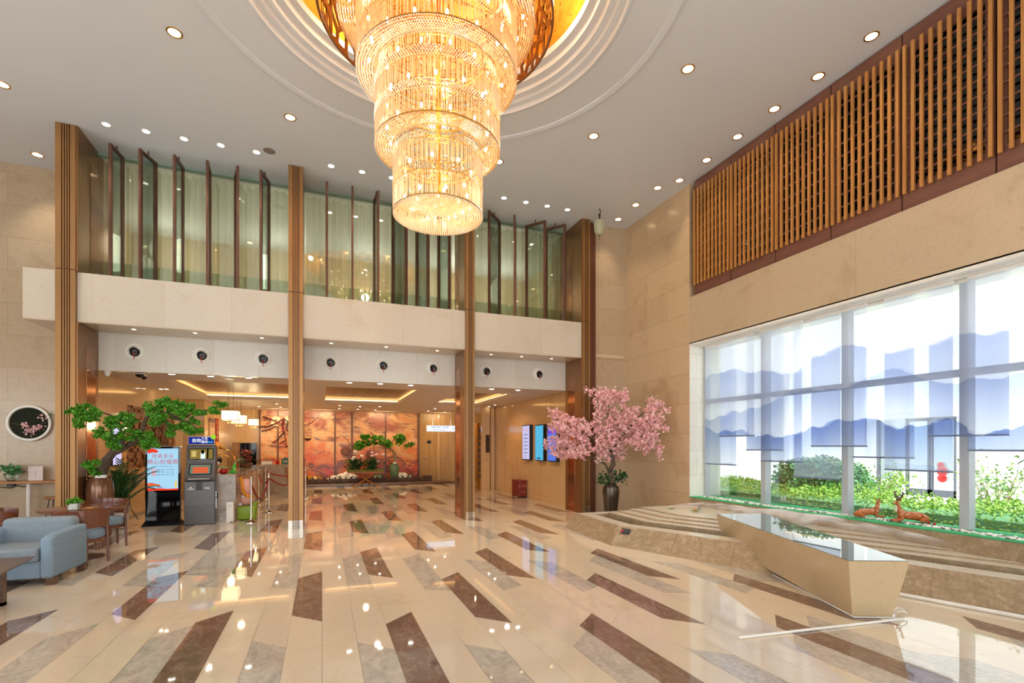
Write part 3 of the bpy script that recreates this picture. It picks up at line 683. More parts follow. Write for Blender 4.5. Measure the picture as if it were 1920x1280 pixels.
for ti, (r, z0, z1) in enumerate(tiers):
    fr = MB(); rd = MB(); bd = MB(); z = z0; row = 0; n = int(2 * PI * r / .028)
    while z < z1 - .1:
        zt = min(z + .27, z1)
        rods(rd, r, z + .0, zt, n); rods(rd, r - .05, z + .02, zt, int(n * .45))
        torus(fr, r - .012, zt + .004, .006); torus(fr, r - .1, zt + .004, .005, 64)
        beadrows(bd, r + .004, [zt - .02, zt + .002, zt + .024, zt + .046, zt + .068], int(n * .9))
        for k in range(24):
            a = 2 * PI * k / 24; fr.tube([P(r - .1, a, zt + .004), P(r - .01, a, zt + .004)], .004, 4)
        bulbs.append((r - .13, z + .15, max(8, int(r * 17)), row)); z = zt + .08; row += 1
    # underside of the tier, bead garlands between this tier and the smaller one below
    ri = tiers[ti - 1][0] if ti else 0.0; k = 0
    rr = r
    while rr > max(ri, .03):
        nb = max(6, int(2 * PI * rr / .026)); zz = z0 - .012 - (.012 * math.sin(PI * (r - rr) / max(.01, r - ri)) if ti else .02 * (1 - rr / r))
        for q in range(nb): bd.octa(P(rr, 2 * PI * (q + .5 * (k % 2)) / nb, zz), .0115, .013) if ti else bd.ball(P(rr, 2 * PI * (q + .5 * (k % 2)) / nb, zz), .0125, 6, 4)
        rr -= .029; k += 1
    torus(fr, r, z0 - .002, .007); torus(fr, max(ri, .1), z0 - .002, .006)
    g = rd.build('crystal_rods', MT['crystal'], ch, world=True, kind='stuff', label='curtain of clear crystal rods')
    bd.build('crystal_beads', MT['bead'], ch, world=True, kind='stuff', label='rows of round golden crystal beads')
    fr.build('gold_frame', MT['gold'], ch, world=True)
bulbs.insert(0, (.3, 4.43, 7, 0)); bm_ = MB(); bm_.ball((0, 0, 0), .017, 8, 6, (1, 1, 1.7)); b0 = None; nb_ = 0
for r, z, n, row in bulbs:
    for k in range(n):
        if nb_ >= 98: break
        a = 2 * PI * (k + .5 * (row % 2)) / n
        if math.sin(a - math.atan2(-CY, -CX) + PI / 2) < -.35 and r > .5: continue   # far side hidden by crystals in front
        if b0 is None: b0 = bm_.build('bulb', MT['bulb'], ch); o = b0
        else: o = b0.copy(); C.objects.link(o)
        o.location = (r * math.cos(a), r * math.sin(a), z - 4.3); nb_ += 1
stem = MB(); stem.tube([(CX, CY, 4.6), (CX, CY, 8.14)], .03, 12)
for (r, z0, z1) in tiers:
    for k in range(6):
        a = 2 * PI * k / 6; stem.tube([P(.02, a, z1 - .3), P(r - .02, a, z1 - .3)], .008, 6)
stem.build('stem', MT['gold'], ch, world=True)
# perforated bronze drum round the top
m = bpy.data.materials.new('perforated_bronze'); m.use_nodes = True; nt = m.node_tree; b = nt.nodes['Principled BSDF']
oc = coords(nt); s = sep(nt, oc); ang = M(nt, 'ARCTAN2', s[1], s[0]); vec = comb(nt, M(nt, 'MULTIPLY', ang, 9.5), M(nt, 'MULTIPLY', s[2], 4.6), 0)
vo = nt.nodes.new('ShaderNodeTexVoronoi'); vo.voronoi_dimensions = '2D'; vo.feature = 'DISTANCE_TO_EDGE'; vo.inputs['Scale'].default_value = 1.0; nt.links.new(vec, vo.inputs['Vector'])
b.inputs['Base Color'].default_value = lin('9c6a35'); b.inputs['Metallic'].default_value = .7; b.inputs['Roughness'].default_value = .35
nt.links.new(M(nt, 'LESS_THAN', vo.outputs['Distance'], .14), b.inputs['Alpha'])
dr = MB(); dr.lathe([(1.37, 6.62 - 4.3), (1.37, 7.75 - 4.3)], 128, cap=False); dr.lathe([(1.35, 6.62 - 4.3), (1.35, 7.75 - 4.3)], 128, cap=False)
dr.build('perforated_drum', m, ch)
dr = MB(); torus(dr, 1.36, 6.615, .012, 128)
for k in range(12): dr.tube([P(1.36, 2 * PI * k / 12, 6.62), P(1.36, 2 * PI * k / 12, 7.85)], .01, 6)
dr.build('drum_rim', MT['bronze_d'], ch, world=True)
for z, e in ((4.75, 9), (5.5, 15), (6.35, 25), (7.15, 36)):
    lamp('POINT', 'chandelier_light', (CX, CY, z), e, (1, .84, .6), .12)
for k in range(6):
    a = 2 * PI * k / 6; lamp('POINT', 'recess_light', (CX + 1.62 * math.cos(a), CY + 1.62 * math.sin(a), 7.42), 16, (1, .78, .45), .06)

# ================================================================ DOWNLIGHTS
def downlight(px, py, Z, r, label, lens, ringm, group, big=False):
    c = at_z(px, py, Z); t = thing('downlight', label, 'ceiling light', (c.x, c.y, Z), group=group)
    mb = MB(); mb.lathe([(r * 1.28, 0), (r * 1.25, -.008), (r * 1.0, -.006), (r * .95, .0)], 24, cap=False); mb.build('trim_ring', ringm, t, smooth=True)
    mb = MB(); mb.lathe([(.0001, -.002), (r * .97, -.004)], 24, cap=False); mb.build('lens', lens, t)
    return c
def ordl(i, n): return ORD[i] if i < 12 else '%dth' % (i + 1)
L1 = [(199, 233), (274, 246), (345, 260), (414, 272), (481, 285), (621, 311), (679, 322), (735, 333), (945, 371), (986, 379), (1026, 386), (1064, 393)]
for i, p in enumerate(L1): downlight(*p, CEIL, .055, 'white ceiling downlight, %s from the left in the row before the balcony' % ORD[i], MT['lens'], MT['white'], 'white downlights before the balcony')
L2 = [((327, 61), 'warm ceiling downlight at the top left, left of the ceiling ring'), ((544, 220), 'warm ceiling downlight left of the chandelier, above the second column'), ((4, 158), 'warm ceiling downlight cut by the left edge of the photo'), ((70, 290), 'warm ceiling downlight left of the leftmost column'),
      ((1290, 129), 'warm ceiling downlight right of the ceiling ring, nearest the viewer'), ((1113, 255), 'warm ceiling downlight between the chandelier and the lattice wall'), ((935, 303), 'warm ceiling downlight half hidden behind the chandelier')]
for p, l in L2:
    c = downlight(*p, CEIL, .075, l, MT['lensw'], MT['gold'], 'warm ceiling downlights')
    lamp('SPOT', 'downlight_beam', (c.x, c.y, 6.97), 70, (1, .85, .66), .06, spot=1.5, blend=.8)
L3 = [(1634, 68), (1534, 143), (1452, 204), (1383, 256), (1325, 300), (1274, 338), (1233, 352), (1192, 384), (1159, 411)]
for i, p in enumerate(L3):
    c = downlight(*p, CEIL, .07, 'warm ceiling downlight along the right wall, %s from the viewer' % (ORD[i] if i else 'nearest'), MT['lensw'], MT['gold'], 'wall washing downlights')
    lamp('SPOT', 'wall_wash_beam', (c.x - .05, c.y, 6.97), 40, (1, .8, .55), .05, (0, .12, 0), spot=1.4, blend=.9)
LL = [(322, 701), (395, 705), (466, 708), (655, 717), (713, 719), (770, 722), (922, 729), (971, 731)]
for i, p in enumerate(LL):
    c = downlight(*p, LOW, .06, 'white downlight just behind the marble beam, %s from the left' % ORD[i], MT['lens'], MT['white'], 'downlights behind the beam')
SO = [(251, 617), (366, 624), (491, 633), (621, 643), (724, 650), (820, 657), (921, 664), (978, 668), (1034, 672)]
for i, p in enumerate(SO): downlight(*p, 3.70, .035, 'tiny spotlight in the underside of the balcony, %s from the left' % ORD[i], MT['lensw'], MT['chrome'], 'balcony underside spotlights')
FL = [(302, 729), (312, 729), (486, 762), (519, 757), (526, 763), (637, 760), (636, 766), (671, 767), (675, 762), (704, 768), (712, 762), (803, 770), (816, 766), (834, 772), (906, 764), (917, 762), (928, 759)]
for i, p in enumerate(FL): downlight(*p, LOW, .045, 'small lobby ceiling downlight, %s' % ['leftmost of the pair beside the left coffer', 'right one of the pair beside the left coffer', 'left of the second column', 'just left of the second column, further back', 'beside the second column near the mural', 'first right of the second column, front', 'first right of the second column, back', 'fourth along the mural, back', 'fourth along the mural, front', 'fifth along the mural, back', 'fifth along the mural, front', 'left one above the hanging sign', 'above the hanging sign, front', 'right one above the hanging sign', 'farthest right of the third column', 'middle one right of the third column', 'nearest one right of the third column'][i], MT['lens'], MT['white'], 'lobby ceiling downlights')
for x, y, e in ((-2, 14.9, 90), (1.2, 15.2, 100), (4.4, 14.9, 80), (-2.6, 19.6, 60), (.2, 19.9, 80), (2.8, 19.9, 80), (5.2, 19.8, 45)):
    lamp('SPOT', 'lobby_light', (x, y, LOW - .03 if y > 18 else LOW + .1), e * .72, (1, .66, .36), .08, spot=2.7, blend=.6)
for x in (-3, -.0, 2.4, 4.8): lamp('AREA', 'mural_light', (x if x > -2.9 else -1.5, 20.9, 2.98), 14, (1, .74, .44), .8, (math.radians(35), 0, 0), size_y=.15)
for x in (-2.2, 1.2, 4.4): lamp('SPOT', 'front_lobby_light', (x, 11.9, LOW - .03), 30, (1, .85, .7), .06, spot=2.6, blend=.6)
for x in (-3.4, -1.2, 1.2, 3.4, 5.2): lamp('POINT', 'upper_room_light', (x, 14.3, 6.3), 42, (1, .9, .76), .45)
for p in L1[::2]:
    c = at_z(*p, CEIL); lamp('SPOT', 'white_downlight_beam', (c.x, c.y, 6.97), 60, (1, .93, .82), .05, spot=1.7, blend=.9)

# ================================================================ BLINDS
m = bpy.data.materials.new('mountain_print_voile'); m.use_nodes = True; nt = m.node_tree; nt.nodes.clear()
s = sep(nt, coords(nt)); y, z = s[1], s[2]
def ridge(base, amp, fr, seed, fall, st):
    n = nt.nodes.new('ShaderNodeTexNoise'); n.inputs['Scale'].default_value = fr; n.inputs['Detail'].default_value = 5; n.inputs['Roughness'].default_value = .45
    nt.links.new(comb(nt, y, seed, 0), n.inputs['Vector'])
    h = M(nt, 'MULTIPLY_ADD', n.outputs['Fac'], amp, base - amp * .5)
    d = M(nt, 'SUBTRACT', h, z); below = M(nt, 'GREATER_THAN', d, 0)
    g = M(nt, 'MAXIMUM', M(nt, 'SUBTRACT', 1, M(nt, 'DIVIDE', d, fall)), 0)
    return M(nt, 'MULTIPLY', M(nt, 'MULTIPLY', below, g), st)
k = ridge(2.95, 1.0, .9, 3.1, 1.0, .35)
for a in ((2.45, 1.9, .55, 11.7, .8, .45), (1.9, 1.0, 1.2, 21.3, .8, .7), (1.3, .5, 1.4, 31.9, .7, .4)): k = M(nt, 'MAXIMUM', k, ridge(*a))
col = mixc(nt, k, lin('e6ebf6'), lin('5575b4'))
tcol = mixc(nt, k, (.93, .95, 1, 1), lin('6f8fd0'))
t_ = nt.nodes.new('ShaderNodeBsdfTransparent'); nt.links.new(tcol, t_.inputs[0])
l_ = nt.nodes.new('ShaderNodeBsdfTranslucent'); nt.links.new(col, l_.inputs[0])
d_ = nt.nodes.new('ShaderNodeBsdfDiffuse'); nt.links.new(col, d_.inputs[0])
x1_ = nt.nodes.new('ShaderNodeMixShader'); x1_.inputs[0].default_value = .4; nt.links.new(l_.outputs[0], x1_.inputs[1]); nt.links.new(d_.outputs[0], x1_.inputs[2])
x2_ = nt.nodes.new('ShaderNodeMixShader'); x2_.inputs[0].default_value = .42; nt.links.new(t_.outputs[0], x2_.inputs[1]); nt.links.new(x1_.outputs[0], x2_.inputs[2])
o_ = nt.nodes.new('ShaderNodeOutputMaterial'); nt.links.new(x2_.outputs[0], o_.inputs[0]); MT['voile'] = m
BL = [(8.15, 7.34, 1.24), (7.68, 6.84, 1.79), (7.09, 6.30, 1.53), (6.69, 5.88, 1.34), (6.10, 5.30, 1.09), (5.72, 4.85, 1.60), (5.11, 4.29, 1.44), (4.61, 3.81, 1.28), (4.12, 3.31, 1.73), (3.66, 2.82, 1.55), (3.1, 2.3, 1.2), (2.6, 1.8, 1.7), (2.1, 1.3, 1.45)]
bl_l = ['leftmost hanging voile panel', 'second voile panel from the left, short', 'third voile panel from the left, medium length', 'fourth voile panel from the left, long', 'fifth voile panel from the left, the longest, before the round bush', 'sixth voile panel from the left, left of the doe', 'seventh voile panel from the left, above the doe', 'eighth voile panel from the left, in front of the glass doors', 'ninth voile panel from the left, short', 'tenth voile panel from the left, cut by the photo edge', 'eleventh voile panel from the left at the photo edge', 'twelfth voile panel from the left', 'thirteenth voile panel from the left']
for i, (ya, yb, zb) in enumerate(BL):
    x = 7.27 if i % 2 else 7.35
    t = thing('hanging_blind', bl_l[i] + ', blue mountain print', 'blind', (x, (ya + yb) / 2, zb), group='blue mountain print blinds')
    mb = MB(); n = 10
    for q in range(n):
        y0, y1 = ya + (yb - ya) * q / n, ya + (yb - ya) * (q + 1) / n; w = lambda yy: x + .006 * math.sin(yy * 9 + i)
        mb.quad((w(y0), y0, zb), (w(y1), y1, zb), (w(y1), y1, 3.60), (w(y0), y0, 3.60))
    o = mb.build('voile', MT['voile'])
    o.parent = t; o.matrix_parent_inverse = Matrix.Translation(t.location).inverted()
    mb = MB(); mb.box(x - .008, yb, zb - .012, x + .008, ya, zb + .01); mb.build('hem_bar', pm('hem_bar', '6f7c98', .5) if 'hem' not in MT else MT['hem'], t, world=True); MT['hem'] = bpy.data.materials['hem_bar']
    mb = MB(); mb.box(x - .02, yb, 3.60, x + .02, ya, 3.64); mb.build('head_rail', MT['white'], t, world=True)
mb = MB(); mb.box(7.24, WY0, 3.642, 7.38, 8.2, 3.66); tag(mb.build('curtain_track', MT['white']), 'long white track the voile panels hang from', 'track')

# ================================================================ OUTSIDE
def outp(name, mb, mat, label, cat, **k): return tag(mb.build(name, mat), label, cat, **k)
MT['pale'] = pm('pale_render', 'e8eaec', .7, c2='dfe3e8', scale=.5)
MT['paving'] = pm('pale_paving', 'e2ddd2', .7, c2='d8d2c6', scale=1)
mb = MB(); mb.box(9.35, -40, -.2, 70, 50, 0); mb.box(7.68, -40, -.2, 9.35, 12.4, .43); struct('ground_outside', mb, MT['paving'])
BX = 18.0; t = thing('building', 'white building with glass doors across the forecourt', 'building', (BX, 10, 0))
mb = MB()
for q in ((BX, -25, 0, BX + 1, 9.35, 10), (BX, 11.7, 0, BX + 1, 35, 10), (BX, 9.35, 2.5, BX + 1, 11.7, 10)): mb.box(*q)
mb.build('wall', MT['pale'], t, world=True)
for yy in range(-9, 32, 3):
    if not 8.5 < yy < 12: mb = MB(); mb.box(BX - .15, yy, 0, BX - .001, yy + .45, 10); mb.build('pilaster', MT['pale'], t, world=True)
mb = MB(); mb.box(BX - .4, 9.1, 2.5, BX - .001, 11.9, 2.7); mb.build('canopy', MT['pale'], t, world=True)
MT['doorgrey'] = pm('door_grey', '59606f', .5); mb = MB()
for y in (9.35, 10.0, 10.06, 10.7, 11.6): mb.box(BX + .02, y, 0, BX + .1, y + .08, 2.5)
for z, h_ in ((0, .22), (2.4, .1)): mb.box(BX + .02, 9.35, z, BX + .1, 10.75, z + h_)
mb.build('door_frame', MT['doorgrey'], t, world=True)
mb = MB(); mb.box(BX + .05, 9.4, .2, BX + .06, 11.65, 2.45); mb.build('door_glass', glassmat('door_glass', (.6, .68, .7, 1), .25), t, world=True)
mb = MB()
for (cy, cz, r) in ((9.72, .82, .15), (9.72, .6, .13), (9.76, 1.0, .10)): mb.lathe([(.001, -.04), (r * .6, -.03), (r, .0), (r * .9, .01), (.001, .02)], 18, Matrix.Translation((BX - .01, cy, cz)) @ Matrix.Rotation(PI / 2, 4, 'Y'))
mb.build('red_decoration', MT['red'], t, world=True)
# end of the hotel wall left of the glass, outside
mb = MB(); mb.box(9.5, 12.6, 0, 9.9, 25, 9); mb2 = outp('side_wall', mb, MT['pale'], 'white outside wall at the far left beyond the window', 'wall')
mb = MB(); mb.box(9.3, 12.5, 0, 9.5, 25, 1.05); outp('plinth_wall', mb, pm('grey_plinth', 'a9b0ba', .7), 'low grey plinth outside beyond the hedge', 'wall')
random.seed(11)
mb = MB()
for i in range(15000):
    y = random.uniform(-1, 11.5); x = random.uniform(7.75, 9.3) if y < 8.2 else random.uniform(8.2, 9.3)
    z = .45 + (.38 + .05 * math.sin(y * 2.3) + .05 * math.sin(x * 5 + y)) * random.uniform(.3, 1) ** .5 * min(1, (x - 7.62) * 2.2); mb.leaf((x, y, z), random.uniform(.035, .06), .018)
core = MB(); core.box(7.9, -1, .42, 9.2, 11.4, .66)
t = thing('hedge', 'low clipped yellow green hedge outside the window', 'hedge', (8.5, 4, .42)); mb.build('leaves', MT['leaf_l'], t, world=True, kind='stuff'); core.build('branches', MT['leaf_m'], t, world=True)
mb = MB(); bc = at_x(1537, 905, 9.6)
for i in range(9000):
    d = Vector((random.gauss(0, 1), random.gauss(0, 1), random.gauss(0, 1))).normalized(); r = random.uniform(.75, 1) * (1 + .08 * math.sin(d.x * 9) + .08 * math.sin(d.y * 11 + 2))
    p = bc + Vector((d.x * .75 * r, d.y * .98 * r, d.z * .52 * r)); 
    if p.z > .5: mb.leaf(p, random.uniform(.05, .09), .028)
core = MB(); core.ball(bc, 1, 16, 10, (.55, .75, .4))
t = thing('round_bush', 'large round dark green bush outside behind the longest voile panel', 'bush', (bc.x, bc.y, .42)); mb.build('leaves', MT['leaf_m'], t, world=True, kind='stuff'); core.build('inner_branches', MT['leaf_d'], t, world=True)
def looseTree(name, label, base, h, spread, nl, mat, ls=.06, bark='bark_l'):
    t = thing(name, label, 'shrub', base); tw = MB(); lf = MB()
    for k in range(14):
        a = random.uniform(0, 2 * PI); q = Vector(base); pts = [q.copy()]; hh = random.uniform(.6, 1) * h
        for s_ in range(5):
            q = q + Vector((math.cos(a) * spread / 5 * random.uniform(.4, 1.3), math.sin(a) * spread / 5 * random.uniform(.4, 1.3), hh / 5)); pts.append(q.copy())
        tw.tube(pts, [.012, .01, .008, .006, .004, .003], 5)
        for _ in range(nl // 14):
            i = random.randint(1, 5); p = pts[i] + Vector((random.gauss(0, .1), random.gauss(0, .1), random.gauss(0, .08))); lf.leaf(p, ls * random.uniform(.7, 1.3), ls * .35)
    tw.build('stem', MT[bark], t, world=True); lf.build('foliage', mat, t, world=True, kind='stuff')
b_ = at_x(1868, 960, 9.9); looseTree('young_tree', 'young airy leafy tree outside at the right edge of the window', (b_.x, b_.y, .42), 1.0, .5, 700, MT['leaf_p'])
b_ = at_x(1645, 940, 10.2); looseTree('shrub', 'pale green shrub outside behind the doe', (b_.x, b_.y, .42), .75, .4, 900, MT['leaf_l'])
# indoor plant whose leaves reach in at the right edge
pc = at_x(1990, 1010, 6.2); t = thing('leafy_plant', 'potted plant at the right edge with leaf tips reaching into view', 'plant', (pc.x - .35, pc.y - .35, 0))
mb = MB(); mb.lathe([(.13, 0), (.17, .3), (.18, .32), (.15, .32), (.14, .28), (.0001, .28)], 20); mb.build('pot', MT['white'], t, smooth=True)
b0_ = Vector((pc.x - .35, pc.y - .35, .3)); st_ = MB(); lf = MB()
for px, py, dd in ((1900, 873, 5.0), (1912, 848, 5.0), (1960, 850, 5.1), (1990, 800, 5.1), (2010, 900, 5.2)):
    e = w_at(px, py, dd * .88); mid = (b0_ + e) / 2 + Vector((0, 0, .25)); st_.tube([b0_, mid, e + Vector((.1, -.07, .09))], .006, 5)
    dv = (e - mid).normalized(); q = Vector((0, 0, 1)).cross(dv).normalized(); s0 = e + Vector((.1, -.07, .09))
    lf.add([s0, s0.lerp(e, .5) + q * .02, e, s0.lerp(e, .5) - q * .02, s0.lerp(e, .5) - Vector((0, 0, .012))], [(0, 1, 4), (1, 2, 4), (2, 3, 4), (3, 0, 4)])
st_.build('stem', MT['leaf_d'], t, world=True); lf.build('leaf', MT['leaf_d'], t, world=True)

# ================================================================ SEATING AREA (left)
def rbox(name, mat, parent, x0, y0, z0, x1, y1, z1, bev=.04, seg=4):
    mb = MB(); mb.box(x0, y0, z0, x1, y1, z1); o = mb.build(name, mat, parent, bevel=bev); o.modifiers[0].segments = seg
    o.data.polygons.foreach_set('use_smooth', [True] * len(o.data.polygons)); return o
t = thing('armchair', 'boxy blue grey fabric armchair in front of the round table', 'armchair', (-3.31, 7.66, 0), math.radians(-3))
rbox('seat_cushion', MT['fabric_g'], t, -.3, -.42, .27, .3, .26, .43, .035)
rbox('base', MT['fabric'], t, -.31, -.38, .08, .31, .34, .28, .02)
rbox('backrest', MT['fabric_g'], t, -.36, .2, .26, .36, .42, .71, .06)
for s in (-1, 1):
    mb = MB(); x0, x1 = sorted((s * .31, s * .435)); pr_ = [(-.4, .08), (.4, .08), (.4, .60), (.2, .60), (-.1, .585), (-.3, .57), (-.4, .54)]
    mb.prism([(x0, y, z) for y, z in pr_], [(x1, y, z) for y, z in pr_]); o = mb.build('armrest', MT['fabric'], t, bevel=.035); o.modifiers[0].segments = 4; o.data.polygons.foreach_set('use_smooth', [True] * len(o.data.polygons))
for x, y in ((-.4, -.34), (.4, -.34), (-.4, .34), (.4, .34)):
    mb = MB(); mb.box(x - .04, y - .04, 0, x + .04, y + .04, .085); mb.build('leg', MT['wood_d'], t)
t = thing('coffee_table', 'dark walnut coffee table with square frame legs at the left edge', 'coffee table', (-3.4, 6.2, 0))
mb = MB(); mb.prism([(-4.2, 5.62, .38), (-2.80, 5.72, .38), (-2.90, 6.72, .38), (-4.2, 6.74, .38)], [(-4.2, 5.55, .43), (-2.74, 5.66, .43), (-2.84, 6.76, .43), (-4.2, 6.78, .43)])
mb.build('table_top', MT['wood_d'], t, world=True, bevel=.004)
for y in (5.95, 6.5):
    mb = MB()
    for q in ((-3.95, .0, -2.98, .035), (-3.95, .345, -2.98, .38), (-3.95, 0, -3.915, .38), (-3.015, 0, -2.98, .38)): mb.box(q[0], y - .03, q[1], q[2], y + .03, q[3])
    mb.build('frame_leg', MT['wood_d'], t, world=True)
TX, TY = -3.2, 8.88
t = thing('round_table', 'round reddish wooden table behind the armchair', 'table', (TX, TY, 0))
mb = MB(); mb.lathe([(.0001, .68), (.46, .68), (.5, .70), (.5, .715), (.49, .72), (.0001, .72)], 48); mb.build('table_top', MT['wood'], t, smooth=True)
mb = MB(); mb.lathe([(.24, 0), (.24, .015), (.04, .05), (.035, .66), (.12, .68)], 24); mb.build('pedestal', MT['wood_d'], t, smooth=True)
def barrel_chair(label, x, y, rz, group):
    t = thing('barrel_chair', label, 'chair', (x, y, 0), rz, group)
    mb = MB(); n = 20; R0 = .27; th = .022
    def arc(k): return math.radians(-20 + 220 * k / n)
    vs = []
    for k in range(n + 1):
        a = arc(k); hh = .17 + .08 * math.sin(PI * k / n); zt = .70 + .05 * math.sin(PI * k / n); zb = zt - hh
        for rr, zz in ((R0, zb), (R0 + th, zb), (R0 + th + .015, zt), (R0 + .015, zt)): vs.append((rr * math.cos(a), rr * math.sin(a), zz))
    fs = []
    for k in range(n):
        for q in range(4): fs.append((k * 4 + q, k * 4 + (q + 1) % 4, k * 4 + 4 + (q + 1) % 4, k * 4 + 4 + q))
    fs += [(0, 1, 2, 3), tuple(n * 4 + q for q in (3, 2, 1, 0))]
    mb.add(vs, fs); mb.build('curved_backrest', MT['wood'], t, smooth=True)
    mb = MB(); mb.lathe([(.0001, .36), (.24, .36), (.25, .38), (.25, .44), (.235, .465), (.0001, .475)], 32); mb.build('seat_cushion', MT['fabric'], t, smooth=True)
    mb = MB(); mb.lathe([(.0001, .31), (.25, .31), (.255, .36), (.0001, .36)], 32); mb.build('seat_frame', MT['wood'], t, smooth=True)
    for a, zt in ((-18, .57), (198, .57), (60, .34), (120, .34)):
        r = math.radians(a); mb = MB(); mb.tube([(.27 * math.cos(r) * 1.05, .27 * math.sin(r) * 1.05, 0), (.265 * math.cos(r), .265 * math.sin(r), zt + .05)], [.016, .022], 8); mb.build('leg', MT['wood'], t, smooth=True)
    return t
gp = 'curved wooden chairs round the cafe tables'
barrel_chair('curved wooden chair with grey blue seat between the armchair and the round table', -3.05, 8.40, PI, gp)
barrel_chair('curved wooden chair on the far side of the round table, before the brown jar', -3.22, 9.7, .25, gp)
barrel_chair('curved wooden chair with its back above the left armrest of the armchair', -4.12, 9.0, 1.9, gp)
barrel_chair('curved wooden chair at the far left edge, furthest back', -5.0, 9.9, 2.7, gp)
t = thing('round_table', 'second round wooden table at the far left edge by the wall counter', 'table', (-5.6, 10.4, 0))
mb = MB(); mb.lathe([(.0001, .70), (.48, .70), (.5, .72), (.5, .74), (.0001, .745)], 40); mb.build('table_top', MT['wood_l'], t, smooth=True)
mb = MB(); mb.lathe([(.24, 0), (.24, .015), (.04, .05), (.035, .68), (.12, .70)], 24); mb.build('pedestal', MT['wood_d'], t, smooth=True)
# planter on the round table
t = thing('table_planter', 'small square glass planter with green leaves on the round table', 'planter', (TX + .02, TY - .34, .72)); t.scale = (.85,) * 3
mb = MB(); mb.box(-.07, -.07, 0, .07, .07, .13); mb.build('glass_box', MT['glass'], t, bevel=.005)
mb = MB(); mb.box(-.058, -.058, .008, .058, .058, .11); mb.build('white_pot', MT['white'], t, bevel=.005)
random.seed(5); mb = MB()
for i in range(170): mb.leaf((random.gauss(0, .035), random.gauss(0, .035), .12 + abs(random.gauss(0, .03))), .05, .02)
mb.build('leaves', MT['leaf_b'], t)
# wall counter
t = thing('wall_counter', 'narrow oak bar counter fixed along the left rear wall', 'counter', (-6, 12.1, 0))
mb = MB(); mb.box(-9.5, 11.9, .90, -4.2, 12.3, .945); mb.build('counter_top', MT['wood_l'], t, world=True, bevel=.004)
for x in (-5.2, -7.5):
    mb = MB(); mb.tube([(x, 12.1, 0), (x, 12.1, .9)], .035, 16); mb.build('leg', MT['white'], t, world=True, smooth=True)
t = thing('bar_stool', 'wooden bar stool with thin black legs under the wall counter', 'stool', (-4.62, 11.7, 0))
mb = MB(); mb.lathe([(.0001, .62), (.17, .62), (.19, .64), (.19, .66), (.0001, .655)], 28); mb.build('seat', MT['wood_l'], t, smooth=True)
for k in range(4):
    a = PI / 4 + k * PI / 2; mb = MB(); mb.tube([(.21 * math.cos(a), .21 * math.sin(a), 0), (.11 * math.cos(a), .11 * math.sin(a), .62)], .009, 8); mb.build('leg', MT['black'], t)
c = at_y(20, 902, 12.05); t = thing('glass_vase', 'round glass vase with green leaves on the wall counter', 'vase', (c.x, 12.08, .945))
mb = MB(); mb.lathe([(.05, 0), (.095, .05), (.1, .1), (.07, .15), (.06, .17)], 24, cap=False); mb.build('bowl', MT['glass_g'], t, smooth=True)
mb = MB()
for i in range(150): a = random.uniform(0, 2 * PI); r = random.uniform(0, .16); mb.leaf((r * math.cos(a), r * math.sin(a), .17 + random.uniform(-.02, .1)), .08, .028)
for i in range(8): a = i * .8; mb.tube([(0, 0, .05), (.08 * math.cos(a), .08 * math.sin(a), .2)], .004, 4)
mb.build('leaves', MT['leaf_m'], t)
c = at_y(65, 902, 12.1); t = thing('notice_stand', 'white notice card with tiny vertical text on the wall counter', 'sign', (c.x, 12.14, .945))
mb = MB(); mb.box(-.11, -.008, .0, .11, .008, .27); mb.build('card', pm('pale_card', 'd9c8c4', .5), t)
mb = MB()
for i in range(9): mb.box(-.006, -.011, .06 + i * .016, .006, -.008, .068 + i * .016)
mb.box(-.09, -.011, .24, -.06, -.008, .25); mb.build('print', MT['grout'], t)
mb = MB(); mb.tube([at_y(0, 913, 12.25), at_y(20, 915, 12.25), at_y(30, 910, 12.25), at_y(45, 913, 12.25), at_y(58, 908, 12.2)], .007, 6); mb.box(*(tuple(at_y(16, 912, 12.28)) + tuple(at_y(26, 906, 12.22))))
o = mb.build('power_cable', MT['black']); tag(o, 'dark cable hanging under the wall counter', 'cable')
# round picture
t = thing('round_picture', 'round white framed picture of pink blossom on the left rear wall', 'picture', (-5.26, 12.28, 2.04))
RX90 = Matrix.Rotation(PI / 2, 4, 'X')
mb = MB(); mb.lathe([(.30, .0), (.335, .0), (.345, .04), (.335, .055), (.305, .055), (.295, .03)], 64, RX90, cap=False); mb.build('frame', MT['white'], t, smooth=True)
mb = MB(); mb.lathe([(.0001, .02), (.31, .02)], 64, RX90, cap=False); mb.build('dark_backing', pm('dark_foliage_print', '20280f', .95, c2='12140a', scale=9), t)
mb = MB(); mb.tube([(-.27, -.03, -.0), (-.1, -.04, -.05), (.1, -.04, -.04), (.3, -.05, .03), (.34, -.06, .18)], [.006, .006, .005, .005, .003], 6); mb.build('branch', MT['bark'], t)
mb = MB()
for cx_, cz_, n in ((-.06, -.05, 22), (.0, -.13, 26), (.12, -.1, 20), (.2, -.07, 12), (.2, .1, 10), (.04, -.2, 6)):
    for i in range(n): mb.leaf((cx_ + random.gauss(0, .028), -.045 + random.uniform(-.015, .01), cz_ + random.gauss(0, .022)), .05, .024)
mb.build('blossom', MT['pink2'], t)
mb = MB()
for i in range(16): mb.leaf((.35 + random.gauss(0, .025), -.06, .17 + random.gauss(0, .03)), .04, .015)
mb.build('leaves', MT['leaf_m'], t)

